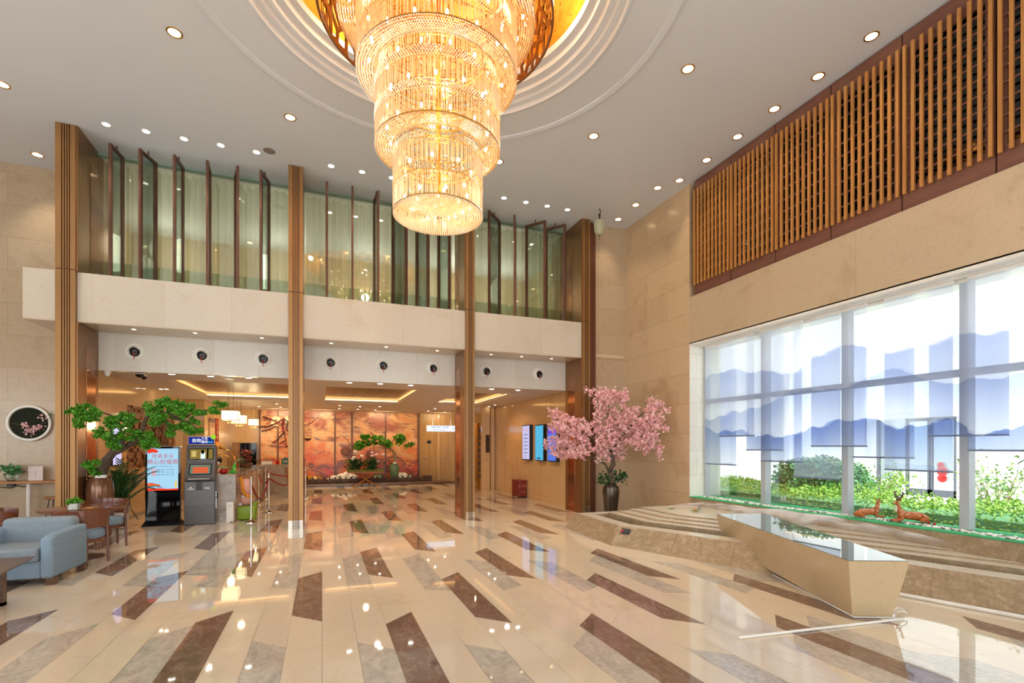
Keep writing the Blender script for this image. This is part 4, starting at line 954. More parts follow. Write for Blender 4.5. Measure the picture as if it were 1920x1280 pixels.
# ================================================================ JAR WITH BONSAI PINE
jx, jy, jd = -3.655, 10.78, None
jar = thing('glazed_jar', 'tall brown glazed jar holding the big bonsai pine', 'jar', (jx, jy, 0))
mb = MB(); mb.lathe([(.13, 0), (.16, .02), (.19, .3), (.2, .62), (.205, .82), (.19, .96), (.165, 1.02), (.16, 1.04), (.18, 1.06), (.18, 1.075), (.15, 1.07), (.14, 1.0), (.0001, .98)], 48); mb.build('body', MT['jar'], jar, smooth=True)
mb = MB(); mb.box(-.0, -.2, 1.05, .14, -.1, 1.1); mb.build('white_card', MT['white'], jar)
def clump(mb, c, rad, n, L=.035, flat=.6):
    for i in range(n):
        d = Vector((random.gauss(0, 1), random.gauss(0, 1), random.gauss(0, 1))).normalized(); r = random.uniform(.55, 1)
        mb.leaf((c[0] + d.x * rad * r, c[1] + d.y * rad * r, c[2] + d.z * rad * r * flat), L * random.uniform(.7, 1.3), L * .42)
def cloud(mb, px, py, d, w, h, n, L=.035):
    """scatter of leaf tufts filling an ellipse of w x h photo pixels around px,py"""
    m_ = max(3, int(w * h / 55))
    for i in range(m_):
        a = random.uniform(0, 2 * PI); r = math.sqrt(random.random()); dd = d + random.gauss(0, .14) * min(1.2, w / 40)
        c = w_at(px + w / 2 * r * math.cos(a), py + h / 2 * r * math.sin(a), dd); clump(mb, c, 5.5 / FPX * d, n // m_, L)
random.seed(21); D = 8.35
def dp(px): return min(8.4, 10.15 / (CA - (px - 960) / FPX * SA)) if px < 400 else 8.4
t = thing('bonsai_pine', 'large bonsai pine with spreading green clouds rising from the brown jar', 'bonsai tree', (jx, jy, .95))
mb = MB(); tr = [(190, 896), (194, 880), (200, 862), (212, 848), (228, 842), (244, 832), (262, 822)]
mb.tube([w_at(x, y, 8.76 - .06 * i) for i, (x, y) in enumerate(tr)], [.085, .075, .07, .062, .055, .045, .035], 10)
def br(pts, r0, r1, d=8.75):
    P_ = [w_at(x, y, dp(x) + .03 * math.sin(i * 2.1)) for i, (x, y) in enumerate(pts)]; n = len(P_); mb.tube(P_, [r0 + (r1 - r0) * i / (n - 1) for i in range(n)], 7)
br([(262, 822), (268, 805), (272, 788), (280, 775), (300, 772), (320, 778), (340, 788)], .035, .018); br([(320, 778), (350, 790), (372, 806)], .018, .01)
br([(340, 788), (358, 776), (375, 770), (395, 768), (412, 760)], .014, .006); br([(231, 838), (229, 815), (224, 798)], .04, .018)
br([(224, 800), (208, 778), (190, 772), (170, 770), (158, 772)], .018, .01); br([(228, 812), (240, 806), (252, 808)], .016, .008); br([(190, 884), (178, 876), (172, 872)], .02, .01); br([(340, 788), (335, 800), (325, 808)], .014, .008)
mb.build('trunk', MT['bark'], t, world=True, smooth=True)
mb = MB()
for px, py, w, h, n in ((160, 772, 55, 26, 700), (140, 774, 30, 18, 240), (152, 790, 34, 18, 300), (170, 782, 28, 16, 200), (222, 790, 56, 22, 560), (240, 783, 40, 18, 300), (214, 794, 26, 16, 160), (193, 812, 34, 18, 280), (218, 824, 36, 18, 300), (246, 815, 44, 20, 360), (216, 836, 26, 14, 160),
                         (275, 822, 38, 30, 420), (284, 834, 26, 22, 240), (300, 765, 56, 34, 760), (310, 752, 34, 16, 260), (340, 762, 44, 22, 460), (296, 784, 34, 26, 380), (335, 775, 40, 22, 380), (348, 770, 22, 22, 180), (326, 806, 26, 24, 260), (350, 800, 28, 16, 200), (366, 806, 34, 14, 260), (378, 774, 26, 14, 180), (364, 788, 16, 10, 70), (406, 768, 24, 12, 120), (414, 757, 20, 12, 110), (400, 770, 14, 8, 60), (173, 873, 26, 20, 300), (182, 884, 14, 10, 70)):
    cloud(mb, px, py, dp(px), w, h, int(n * 1.4), .045)
mb.build('foliage', MT['leaf_b'], t, world=True, kind='stuff')
# palm
px0 = Vector((-3.72, 11.8, 0)); t = thing('potted_palm', 'dark green palm in a white pot beside the brown jar', 'palm', px0)
mb = MB(); mb.lathe([(.13, 0), (.16, .02), (.185, .38), (.19, .42), (.17, .42), (.165, .38), (.0001, .37)], 32); mb.build('pot', MT['white'], t, smooth=True)
random.seed(4); fr = MB(); sm = MB()
for k in range(40):
    a = random.uniform(-PI, PI) * .9 + .2; L = random.uniform(.6, 1.02); lean = random.uniform(.25, 1.0); pts = []
    if math.cos(a) < 0 : L *= .75; lean *= .55
    for i in range(9):
        u = i / 8; pts.append(Vector((max(-.19, math.cos(a) * L * lean * u * .95), math.sin(a) * L * lean * u * .5 - .05 * u, .38 + L * (u * 1.05 - .45 * lean * u * u * u))))
    sm.tube(pts, [.009 - .0008 * i for i in range(9)], 5)
    for i in range(2, 9):
        for s in (-1, 1):
            for h in (0, .5):
                p = pts[i].lerp(pts[max(i - 1, 0)], h); d = (pts[i] - pts[i - 1]).normalized(); q = d.cross(Vector((0, 0, 1)));  q = q.normalized() if q.length > .01 else Vector((1, 0, 0))
                e = p + (q * s * .8 + d * .9 + Vector((0, 0, -.25))) * .17 * (1 - .04 * i); w_ = d * .016
                fr.add([p - w_, p + w_, p.lerp(e, .6) + w_ * .8, e, p.lerp(e, .6) - w_ * .8], [(0, 1, 2, 3, 4)])
sm.build('stem', MT['leaf_m'], t); fr.build('frond', MT['leaf_d'], t)
# LED wall strip sign
t = thing('wall_display', 'tall pale violet lit display on the lobby left wall behind the pine', 'display', (-3.94, 12.4, 1.6))
mb = MB(); mb.box(-3.95, 12.15, 1.2, -3.91, 12.62, 2.05); mb.build('bezel', MT['black'], t, world=True)
mb = MB(); mb.box(-3.912, 12.17, 1.22, -3.906, 12.60, 2.03); mb.build('screen', emis('violet_screen', 'c4bde8', 1.0), t, world=True)
mb = MB()
for i in range(14): mb.box(-3.906, 12.24, 1.3 + i * .045, -3.904, 12.53, 1.308 + i * .045)
mb.build('printed_lines', emis('violet_lines', '8a84b4', .8), t, world=True)
# stacked wood relief wall
t = thing('wood_block_wall', 'relief of stacked wood end blocks in the niche of the lobby left wall', 'wall relief', (-4.0, 15, 1.1))
mb = MB(); random.seed(8); z = 1.1
while z < 2.5:
    y = 13.06; h = .075
    while y < 16.78:
        w = random.uniform(.12, .26); x = -3.99 + random.choice((0, .02, .035, .06)) ; mb.box(-4.14, y, z, x, min(y + w - .006, 16.79), z + h - .005); y += w
    z += h
mb.build('block', MT['blockwood'], t, world=True); mb = MB(); mb.box(-4.15, 13.05, 1.1, -4.13, 16.8, 2.5); mb.build('niche_back', MT['wood_d'], t, world=True)
mb = MB()
for i in range(14): mb.tube([(-3.86, 14.5 + i * .1, 1.55), (-3.86, 14.5 + i * .1, 2.3)], .006, 5)
for z in (1.55, 1.8, 2.05, 2.3): mb.tube([(-3.95, 14.5, z), (-3.86, 14.5, z), (-3.86, 15.8, z), (-3.95, 15.8, z)], .008, 5)
o = mb.build('display_rack', MT['black']); tag(o, 'thin dark wire rack in front of the stacked wood relief', 'rack')
# ================================================================ AD SCREEN
def scr(c, e): return emis('screen_' + c, c, e)
t = thing('advertising_screen', 'upright digital advertising screen with red calligraphy on light blue', 'advertising display', (-3.02, 12.02, 0), math.radians(3))
mb = MB(); mb.prism([(-.34, -.2, 0), (.34, -.2, 0), (.34, .2, 0), (-.34, .2, 0)], [(-.30, -.07, .09), (.30, -.07, .09), (.30, .1, .09), (-.30, .1, .09)]); mb.build('foot', MT['black'], t, bevel=.005)
mb = MB(); mb.box(-.305, -.045, .085, .305, .045, 1.6); mb.build('casing', MT['steel'], t, bevel=.015)
mb = MB(); mb.box(-.295, -.05, .095, .295, -.04, 1.59); fr_ = mb.build('black_front', MT['gloss_black'], t, bevel=.004)
mb = MB(); mb.box(-.262, -.053, .70, .262, -.049, 1.55); sc_ = mb.build('screen', scr('a9d8f2', .72), t)
red = scr('c81e34', .75); dk = scr('56708c', .6); gold_ = scr('e8b83c', .9); redf = scr('e03a26', .85); wh = scr('ffffff', .95)
text('headline', '社会主义', .098, red, sc_, (.0, -.055, 1.395), sx=.95); text('headline', '核心价值观', .105, red, sc_, (.0, -.055, 1.275))
for r_, (a, b_) in enumerate((('国家', '富强  民主  文明  和谐'), ('社会', '自由  平等  公正  法治'), ('公民', '爱国  敬业  诚信  友善'))):
    z = 1.12 - r_ * .05; mb = MB(); mb.box(-.19, -.0545, z - .017, -.12, -.053, z + .017); mb.build('red_tab', red, sc_, bevel=.006)
    text('row_title', a, .03, wh, sc_, (-.155, -.056, z)); text('row_text', b_, .030, dk, sc_, (.04, -.055, z))
text('small_text', '富强民主文明和谐 自由平等公正法治', .021, dk, sc_, (0, -.055, 1.19))
def flat(mb, pts): mb.prism([(x, -.053, z) for x, z in pts], [(x, -.0550, z) for x, z in pts])
mb = MB(); flat(mb, [(-.262, 1.55), (-.262, 1.47), (-.22, 1.455), (-.17, 1.475), (-.12, 1.46), (-.07, 1.49), (-.1, 1.52), (-.15, 1.545)]); mb.build('red_ribbon', redf, sc_)
mb = MB(); flat(mb, [(-.262, .70), (.262, .70), (.262, .735), (.1, .73), (-.05, .745), (-.262, .75)]); mb.build('red_band', redf, sc_)
mb = MB(); flat(mb, [(-.262, .80), (-.04, .79), (-.06, .82), (-.2, .86), (-.262, .85)]); mb.build('gate_drawing', redf, sc_)
mb = MB(); flat(mb, [(-.25, .815), (-.07, .80), (-.08, .812), (-.25, .832)]); flat(mb, [(.2, .76), (.24, .76), (.235, .88), (.225, .94), (.215, .88)]); mb.build('gold_drawing', gold_, sc_)
# ================================================================ KIOSK
t = thing('self_service_kiosk', 'grey self service kiosk with blue illuminated header', 'kiosk', (-2.34, 12.0, 0), math.radians(2))
def prof(mb, w, pts): mb.prism([(-w / 2, y, z) for y, z in pts], [(w / 2, y, z) for y, z in pts])
mb = MB(); prof(mb, .54, [(-.24, 0), (.2, 0), (.2, .88), (-.26, .88), (-.26, .4)]); mb.build('lower_cabinet', MT['kiosk'], t, bevel=.015)
mb = MB(); prof(mb, .53, [(-.2, .88), (.16, .88), (.16, 1.62), (-.04, 1.62), (-.08, 1.28), (-.24, .98)]); mb.build('upper_cabinet', MT['kiosk'], t, bevel=.02)
def onface(z, off=.004):   # y of the upper front at height z
    y = (-.08 + (z - 1.28) / .34 * .04) if z > 1.28 else (-.24 + (z - .98) / .30 * .16)
    return y - off
def panel(name, x0, x1, z0, z1, mat, off, parent, th=.006):
    mb = MB(); mb.prism([(x0, onface(z0, off), z0), (x1, onface(z0, off), z0), (x1, onface(z1, off), z1), (x0, onface(z1, off), z1)], [(x0, onface(z0, off - th), z0), (x1, onface(z0, off - th), z0), (x1, onface(z1, off - th), z1), (x0, onface(z1, off - th), z1)]); return mb.build(name, mat, parent)
pnl = panel('upper_monitor', -.22, .22, 1.32, 1.55, MT['gloss_black'], .006, t); panel('image', -.205, .205, 1.335, 1.535, scr('8f7a3c', .7), .008, pnl)
panel('figure_dress', -.01, .07, 1.34, 1.47, scr('d5f0ea', .9), .010, pnl); panel('figure_hair', .0, .05, 1.44, 1.52, scr('14120f', .2), .012, pnl); panel('dark_post', .1, .13, 1.335, 1.535, scr('1f1a12', .2), .010, pnl); panel('bright_patch', -.17, -.09, 1.38, 1.5, scr('c8b26a', .8), .010, pnl)
pnl = panel('touch_screen', -.2, .2, 1.02, 1.23, MT['gloss_black'], .008, t); panel('image', -.18, .18, 1.035, 1.215, scr('7c8a78', .6), .010, pnl); panel('orange_card', -.13, .14, 1.05, 1.17, scr('d2603a', .8), .012, pnl)
mb = MB(); mb.box(-.05, -.092, 1.25, .06, -.08, 1.27); mb.build('camera_slot', MT['black'], t)
mb = MB(); mb.box(-.2, -.262, .925, .17, -.235, .937); mb.build('light_bar', MT['white'], t)
mb = MB(); mb.box(-.21, -.264, .72, -.09, -.26, .735); mb.box(-.17, -.264, .745, -.13, -.26, .77); mb.box(.09, -.264, .73, .18, -.26, .755); mb.build('card_slot', MT['white'], t)
mb = MB(); mb.box(-.06, -.263, .7, .05, -.26, .87); mb.build('tray', MT['black'], t, bevel=.002)
mb = MB()
for s in (-1, 1): mb.tube([(s * .26, -.262, .53), (s * .17, -.264, .53), (s * .13, -.264, .51), (s * .03, -.264, .51)], .004, 6)
mb.tube([(-.26, -.262, .5), (.26, -.262, .5)], .002, 5); mb.build('trim_line', pm('grey_trim', '8f8e92', .4), t)
mb = MB(); mb.box(-.235, -.05, 1.63, .235, .02, 1.80); hd = mb.build('header', MT['white'], t, bevel=.012)
mb = MB(); mb.box(-.225, -.056, 1.64, .225, -.05, 1.79); mb.build('blue_face', scr('1c2f86', .8), hd)
text('header_text', '自助', .085, wh, hd, (-.085, -.058, 1.71)); text('header_text', '入住', .06, wh, hd, (.055, -.058, 1.755)); text('header_text', '服务', .06, wh, hd, (.06, -.058, 1.685)); text('header_icon', '••', .12, scr('4fc6e0', .9), hd, (.165, -.058, 1.68))
mb = MB(); mb.lathe([(.0001, 0), (.05, 0), (.05, .012), (.0001, .012)], 28, Matrix.Translation((.215, -.055, 1.79)) @ RX90); mb.build('green_badge', scr('9ccb35', .8), hd)
text('side_text', '自\n助\n入\n住\n服\n务', .06, wh, t, (.272, -.1, .48), (PI / 2, 0, PI / 2))
# power lead on wall
mb = MB(); mb.tube([(-3.93, 12.75, .75), (-3.90, 12.8, .72), (-3.88, 12.95, .5), (-3.86, 12.98, .25), (-3.7, 12.9, .02)], .008, 6); o = mb.build('electric_cable', MT['black'], smooth=True); tag(o, 'black power cord on the wall behind the advertising screen', 'cord')

# ================================================================ RECEPTION
t = thing('reception_counter', 'long grey stone reception counter running back into the lobby', 'counter', (-1.85, 15, 0))
mb = MB(); mb.box(-2.1, 12.02, 0, -1.72, 12.14, .98); mb.box(-2.06, 12.14, 0, -1.76, 17.6, .96); mb.build('body', MT['counter'], t, world=True)
mb = MB(); mb.box(-2.14, 12.0, .98, -1.70, 17.65, 1.0); mb.build('top', MT['counter'], t, world=True, bevel=.004)
mb = MB(); mb.box(-2.09, 12.008, .5, -2.05, 12.02, .62); mb.build('socket', MT['black'], t, world=True)
mb = MB(); mb.box(-1.765, 12.6, .1, -1.75, 17.5, .9); mb.build('marble_front', MT['wall_in'], t, world=True)
t = thing('welcome_desk', 'low stone desk end with copper side beyond the counter', 'desk', (-1.4, 18.2, 0))
mb = MB(); mb.prism([(-1.9, 18.0, 0), (-.75, 18.0, 0), (-.75, 18.6, 0), (-1.9, 18.6, 0)], [(-2.0, 17.9, 1.0), (-.62, 17.9, 1.0), (-.62, 18.7, 1.0), (-2.0, 18.7, 1.0)]); mb.build('body', MT['counter'], t, world=True)
mb = MB(); mb.prism([(-.98, 17.97, .02), (-.74, 17.97, .02), (-.74, 18.0, .02), (-.98, 18.0, .02)], [(-1.15, 17.88, .9), (-.6, 17.88, .95), (-.6, 17.9, .95), (-1.15, 17.9, .9)]); mb.build('copper_side', MT['copper'], t, world=True)
# items on the counter
def on(px, py, d=None, x=-1.9, z=1.0): c = at_z(px, py, z); return c
t = thing('red_pot', 'round glossy red pot with small succulents on the near end of the counter', 'pot', (-1.97, 12.2, 1.0))
mb = MB(); mb.ball((0, 0, .06), .085, 24, 14, (1, 1, .75)); mb.build('pot', MT['red'], t, smooth=True)
mb = MB(); random.seed(2)
for i in range(90): mb.leaf((-.05 + random.gauss(0, .05), random.gauss(0, .03), .12 + random.uniform(0, .04)), .03, .016)
mb.build('succulent', pm('succulent_green', 'b7c98a', .6), t)
t = thing('green_dinosaur_toy', 'bright green plush dinosaur with open red mouth on the counter', 'toy', (-1.78, 12.15, 1.0))
skin('body', [(0, 0, .06, .05), (0, 0, .12, .045), (.015, 0, .17, .032), (.02, 0, .205, .035), (.06, -.01, .225, .026), (-.06, 0, .03, .025), (-.11, .01, .015, .008), (.03, -.05, .03, .02), (.05, -.06, .012, .02), (.03, .05, .03, .02), (.05, .05, .012, .02), (.05, -.04, .12, .01)], [(0, 1), (1, 2), (2, 3), (3, 4), (0, 5), (5, 6), (0, 7), (7, 8), (0, 9), (9, 10), (1, 11)], MT['toygreen'], t)
mb = MB(); mb.ball((.065, -.025, .215), .022, 10, 8, (1, 1, .8)); mb.build('mouth', MT['red'], t, smooth=True)
mb = MB(); mb.ball((.03, -.035, .245), .009, 8, 6); mb.ball((.03, .03, .245), .009, 8, 6); mb.build('eye', MT['white'], t, smooth=True)
mb = MB(); mb.ball((.035, -.045, .1), .025, 10, 8, (.6, .6, 1.4)); mb.build('belly', pm('belly_yellow', 'd8d67a', .8), t, smooth=True)
t = thing('reception_plant', 'reddish leafed plant in a brown pot on the counter', 'plant', (-1.95, 15.6, 1.0))
mb = MB(); mb.lathe([(.1, 0), (.14, .06), (.15, .12), (.0001, .12)], 20); mb.build('pot', MT['jar'], t, smooth=True)
mb = MB(); ml = MB()
for i in range(150): mb.leaf((random.gauss(0, .07), random.gauss(0, .07), .18 + random.uniform(0, .3)), .09, .03)
for i in range(60): ml.leaf((-.12 + random.gauss(0, .05), random.gauss(0, .05), .15 + random.uniform(0, .12)), .08, .03)
mb.build('red_leaves', pm('red_leaf', '8c4436', .6), t); ml.build('green_leaves', MT['leaf_m'], t)
t = thing('white_box', 'white tissue box on the far end of the counter', 'box', (-1.65, 18.2, 1.0)); mb = MB(); mb.box(-.2, -.12, 0, .12, .1, .1); mb.build('carton', MT['white'], t, bevel=.01)
mb = MB(); mb.box(-.14, -.1, .1, .06, .06, .18); mb.build('inner_tray', MT['wood_l'], t)
mb = MB(); mb.lathe([(.05, 0), (.06, .1), (.03, .13), (.0001, .13)], 16, Matrix.Translation((-1.38, 18.2, 1.0))); tag(mb.build('red_cup', MT['red'], smooth=True), 'small red cup beside the white box', 'cup')
t = thing('green_sign_box', 'small dark green counter sign with a black top', 'sign', (-1.12, 18.15, 1.0)); mb = MB(); mb.box(-.14, -.05, 0, .1, .05, .17); mb.build('panel', pm('dull_green', '3f6a4a', .5), t); mb = MB(); mb.box(-.08, -.05, .17, .1, .05, .22); mb.build('cap', MT['black'], t)
text('sign_text', '欢迎', .07, MT['white'], t, (-.02, -.052, .09))
# luggage cart
t = thing('luggage_cart', 'gold framed luggage cart with a dark load behind the counter', 'luggage cart', (-2.75, 16.5, 0))
mb = MB()
for s in (-1, 1):
    pts = [Vector((-.42, s * .25, .25)), Vector((-.42, s * .25, 1.1))] + [Vector((-.42 * math.cos(a), s * .25 * (1 - math.sin(a) * .6), 1.1 + .42 * math.sin(a))) for a in [PI * i / 14 for i in range(1, 14)]] + [Vector((.42, s * .25, 1.1)), Vector((.42, s * .25, .25))]
    mb.tube(pts, .012, 10)
mb.ball((0, 0, 1.56), .05, 12, 8); mb.build('frame', MT['gold'], t, smooth=True)
mb = MB(); mb.box(-.5, -.3, .2, .5, .3, .26); mb.build('platform', MT['velvet'], t, bevel=.01)
for x in (-.4, .4):
    for y in (-.22, .22): mb = MB(); mb.tube([(x, y - .02, .09), (x, y + .02, .09)], .09, 16); mb.build('wheel', MT['black'], t)
mb = MB(); mb.tube([(x_, 0, z_) for x_, z_ in ((-.36, 1.12), (-.2, 1.3), (0, 1.37), (.2, 1.3), (.36, 1.12))], .012); mb.build('rail', MT['gold'], t)
# receptionist
t = thing('person', 'person with black hair and white face mask seated behind the reception counter', 'person', (-2.62, 15.3, 0), math.radians(15))
bd = skin('body', [(0, 0, .5, .13), (0, .01, .66, .125), (0, .01, .82, .14), (0, .01, .94, .10), (0, 0, 1.01, .05), (0, -.01, 1.06, .05),
   (.17, 0, .92, .05), (.24, -.05, .74, .043), (.22, -.25, .72, .035), (.2, -.34, .74, .03), (-.17, 0, .92, .05), (-.24, -.05, .74, .043), (-.22, -.25, .72, .035), (-.2, -.34, .74, .03),
   (.1, -.05, .48, .085), (.12, -.45, .48, .065), (.12, -.45, .06, .045), (-.1, -.05, .48, .085), (-.12, -.45, .48, .065), (-.12, -.45, .06, .045), (.12, -.55, .04, .035), (-.12, -.55, .04, .035), (0, -.02, 1.13, .075), (0, -.015, 1.21, .08), (0, -.01, 1.27, .055)],
   [(0, 1), (1, 2), (2, 3), (3, 4), (4, 5), (3, 6), (6, 7), (7, 8), (8, 9), (3, 10), (10, 11), (11, 12), (12, 13), (0, 14), (14, 15), (15, 16), (16, 20), (0, 17), (17, 18), (18, 19), (19, 21), (5, 22), (22, 23), (23, 24)], MT['skin'], t)
cl = skin('jacket', [(0, 0, .5, .145), (0, .01, .66, .14), (0, .01, .82, .155), (0, .01, .93, .115), (.175, 0, .92, .062), (.24, -.05, .74, .055), (.22, -.22, .72, .045), (-.175, 0, .92, .062), (-.24, -.05, .74, .055), (-.22, -.22, .72, .045)], [(0, 1), (1, 2), (2, 3), (3, 4), (4, 5), (5, 6), (3, 7), (7, 8), (8, 9)], MT['navy'], t)
mb = MB(); mb.ball((0, .02, 1.22), .112, 20, 14, (1, 1.05, 1.05)); mb.ball((0, .09, 1.14), .08, 16, 10, (1.1, .8, 1.2)); mb.build('hair', MT['hair'], t, smooth=True)
mb = MB(); mb.ball((0, -.085, 1.14), .055, 16, 10, (1, .5, .8)); mb.build('face_mask', MT['white'], t, smooth=True)
t = thing('office_stool', 'dark stool the receptionist sits on behind the counter', 'stool', (-2.62, 15.32, 0)); mb = MB(); mb.lathe([(.0001, .36), (.19, .36), (.2, .4), (.0001, .42)], 20); mb.build('seat', MT['black'], t, smooth=True); mb = MB(); mb.lathe([(.2, 0), (.2, .02), (.03, .05), (.03, .36)], 16); mb.build('base', MT['black'], t)
# pink plush on lime cushion stool, white purifier
t = thing('lime_pouf', 'lime green square pouf at the end of the counter', 'pouf', (-1.52, 12.3, 0)); rbox('seat_block', MT['lime'], t, -.19, -.19, .01, .17, .19, .30, .03); rbox('arm_block', MT['lime'], t, .05, -.1, .28, .18, .2, .37, .025)
t = thing('pink_plush', 'large pink plush toy with an orange braid sitting on the lime pouf', 'toy', (-1.55, 12.33, .30))
mb = MB(); mb.ball((0, 0, .13), .14, 20, 14, (1, .85, 1)); mb.build('body', MT['plushpink'], t, smooth=True)
mb = MB(); mb.ball((-.01, 0, .40), .17, 24, 16, (.92, .85, 1.08)); mb.build('head', MT['plushpink'], t, smooth=True)
mb = MB()
for x, z, r in ((-.10, .62, .04), (-.09, .56, .042), (-.07, .49, .04), (-.06, .42, .04), (-.05, .35, .038), (-.02, .29, .036), (.03, .25, .036), (.08, .235, .034), (.12, .235, .03)): mb.ball((x, -.14 + (.05 if z > .55 else 0), z - .03), r, 12, 8)
mb.build('braid', MT['orange'], t, smooth=True)
mb = MB(); mb.ball((-.05, -.13, .2), .03, 10, 8); mb.ball((-.13, -.04, .02), .05, 10, 8); mb.build('bow', MT['white'], t, smooth=True)
t = thing('air_purifier', 'slim white upright air purifier in front of the counter end', 'air purifier', (-1.8, 11.88, 0)); rbox('body', MT['white'], t, -.07, -.07, .0, .07, .07, .43, .012); mb = MB(); mb.box(-.025, -.073, .34, .025, -.07, .37); mb.build('logo_panel', pm('pale_grey', 'c9c9c6', .5), t)
mb = MB(); mb.tube([(-1.8, 11.8, .01), (-1.72, 11.82, .03), (-1.7, 11.86, .02)], .006); tag(mb.build('electric_cable', MT['black']), 'short black cord at the foot of the air purifier', 'cord')
# stanchions and ropes
def stanchion(px, py, label):
    c = at_z(px, py, 0); t = thing('rope_stanchion', label, 'stanchion', (c.x, c.y, 0), group='chrome rope stanchions')
    mb = MB(); mb.lathe([(.14, 0), (.14, .012), (.09, .03), (.035, .06), (.028, .09)], 32); mb.build('base', MT['chrome'], t, smooth=True)
    mb = MB(); mb.tube([(0, 0, .05), (0, 0, .92)], .02, 16); mb.ball((0, 0, .94), .03, 14, 10); mb.build('post', MT['chrome'], t, smooth=True)
    mb = MB(); mb.lathe([(.02, .82), (.034, .83), (.034, .87), (.02, .88)], 16); mb.build('ring_collar', MT['chrome'], t, smooth=True)
    return c
s1 = stanchion(471, 979, 'chrome rope stanchion nearest, in front of the lime pouf'); s2 = stanchion(504, 960, 'chrome rope stanchion left of the second column'); s3 = stanchion(498, 935, 'chrome rope stanchion beside the counter'); s4 = stanchion(573, 934, 'chrome rope stanchion just right of the second column')
s5 = stanchion(485, 946, 'chrome rope stanchion behind the pink plush toy')
def rope(a, b_, sag, label):
    a = Vector((a.x, a.y, .84)); b_ = Vector((b_.x, b_.y, .84)); mb = MB(); mb.tube([a.lerp(b_, i / 16) - Vector((0, 0, sag * 4 * (i / 16) * (1 - i / 16))) for i in range(17)], .017, 8)
    tag(mb.build('velvet_rope', MT['velvet'], smooth=True), label, 'rope', 'red velvet ropes')
rope(s1, s2, .42, 'red velvet rope sagging deeply between the two nearest stanchions'); rope(s5, s2, .2, 'red velvet rope slanting from behind the pink plush toy to the front post'); rope(s2, s4, .3, 'red velvet rope passing behind the second column'); rope(s3, s4, .15, 'red velvet rope furthest back, before the picket fence')
# pendants
def pendant(px, py, d, w, h, label):
    c = w_at(px, py, d); t = thing('pendant_lamp', label, 'pendant lamp', c, group='square paper pendant lamps')
    mb = MB(); mb.box(-w, -w, -h, w, w, h); sh = mb.build('lamp_shade', MT['lampshade'], t)
    mb = MB()
    for s in (-h, h):
        for q in ((-w, -w, w, -w), (-w, w, w, w), (-w, -w, -w, w), (w, -w, w, w)): mb.tube([(q[0], q[1], s), (q[2], q[3], s)], .008, 5)
    for x in (-w, w):
        for y in (-w, w): mb.tube([(x, y, -h), (x, y, h)], .006, 5)
    for k in range(1, 5): mb.tube([(w + .001, -w + 2 * w * k / 5, -h), (w + .001, -w + 2 * w * k / 5, h)], .003, 4); mb.tube([(-w + 2 * w * k / 5, -w - .001, -h), (-w + 2 * w * k / 5, -w - .001, h)], .003, 4)
    mb.build('wire_frame', MT['frame'], t)
    mb = MB(); zt = (LOW + .17 if c.y < 17.3 else LOW) - c.z; mb.tube([(-.06, 0, h), (-.06, 0, zt)], .005, 5); mb.tube([(.06, 0, h), (.06, 0, zt)], .005, 5); mb.build('suspension_cord', MT['black'], t)
    mb = MB()
    for k in range(5): mb.ball((.09 * math.cos(k * 1.26), .09 * math.sin(k * 1.26), -h - .06), .035, 10, 6, (1, 1, .5))
    mb.tube([(0, 0, -h), (0, 0, -h - .06)], .01, 6); mb.build('brass_flower', MT['gold'], t, smooth=True)
    lamp('POINT', 'pendant_light', c - Vector((0, 0, h + .2)), 14, (1, .78, .45), .08)
pendant(433, 779, 13.6, .2, .13, 'square glowing paper pendant lamp nearest, over the counter'); pendant(448, 786, 15.8, .2, .13, 'square glowing paper pendant lamp in the middle of the three'); pendant(475.5, 791.5, 18.2, .155, .12, 'small square glowing paper pendant lamp nearest the mural')
# notices, pennant, monitor
def wallitem(name, px0, py0, px1, py1, X, mat, label, cat, th=.03):
    a = at_x(px0, py0, X); b_ = at_x(px1, py1, X); mb = MB(); mb.box(X, min(a.y, b_.y), min(a.z, b_.z), X + th, max(a.y, b_.y), max(a.z, b_.z)); return tag(mb.build(name, mat), label, cat)
t = thing('notice_board', 'tall framed notice board on the lobby left wall behind the kiosk', 'notice board', (-3.39, 18, 1.5))
NX = -3.375; a = at_x(393, 783, NX); b_ = at_x(404, 835, NX)
mb = MB(); mb.box(-3.398, a.y, 1.6, -3.38, b_.y, a.z - .12); mb.build('board', MT['wood_l'], t, world=True); mb = MB(); mb.box(-3.398, a.y, a.z - .12, -3.37, b_.y, a.z + .0); mb.build('title_strip', pm('plum_strip', '5c3a4a', .5), t, world=True); mb = MB(); mb.box(-3.38, a.y + .1, 1.75, -3.375, b_.y - .1, a.z - .3); mb.build('paper', pm('cream_paper', 'd9b58a', .6), t, world=True)
a = at_x(404, 792, -3.9); t = thing('red_pennant', 'narrow red pennant with orange fringe hanging on the lobby left wall', 'pennant', (-3.39, 19.6, 2.2))
mb = MB(); mb.box(-3.398, 19.4, 1.75, -3.37, 19.9, 2.55); mb.build('cloth', pm('pennant_red', '8c1f16', .8), t, world=True); mb = MB(); mb.box(-3.398, 19.4, 1.57, -3.37, 19.9, 1.75); mb.build('fringe', MT['orange'], t, world=True)
mb = MB()
for i in range(4): mb.box(-3.369, 19.57, 1.85 + i * .17, -3.366, 19.73, 1.95 + i * .17)
mb.build('gold_lettering', MT['gold'], t, world=True)
a = at_y(450, 830, 21.5); b_ = at_y(480, 871, 21.5)
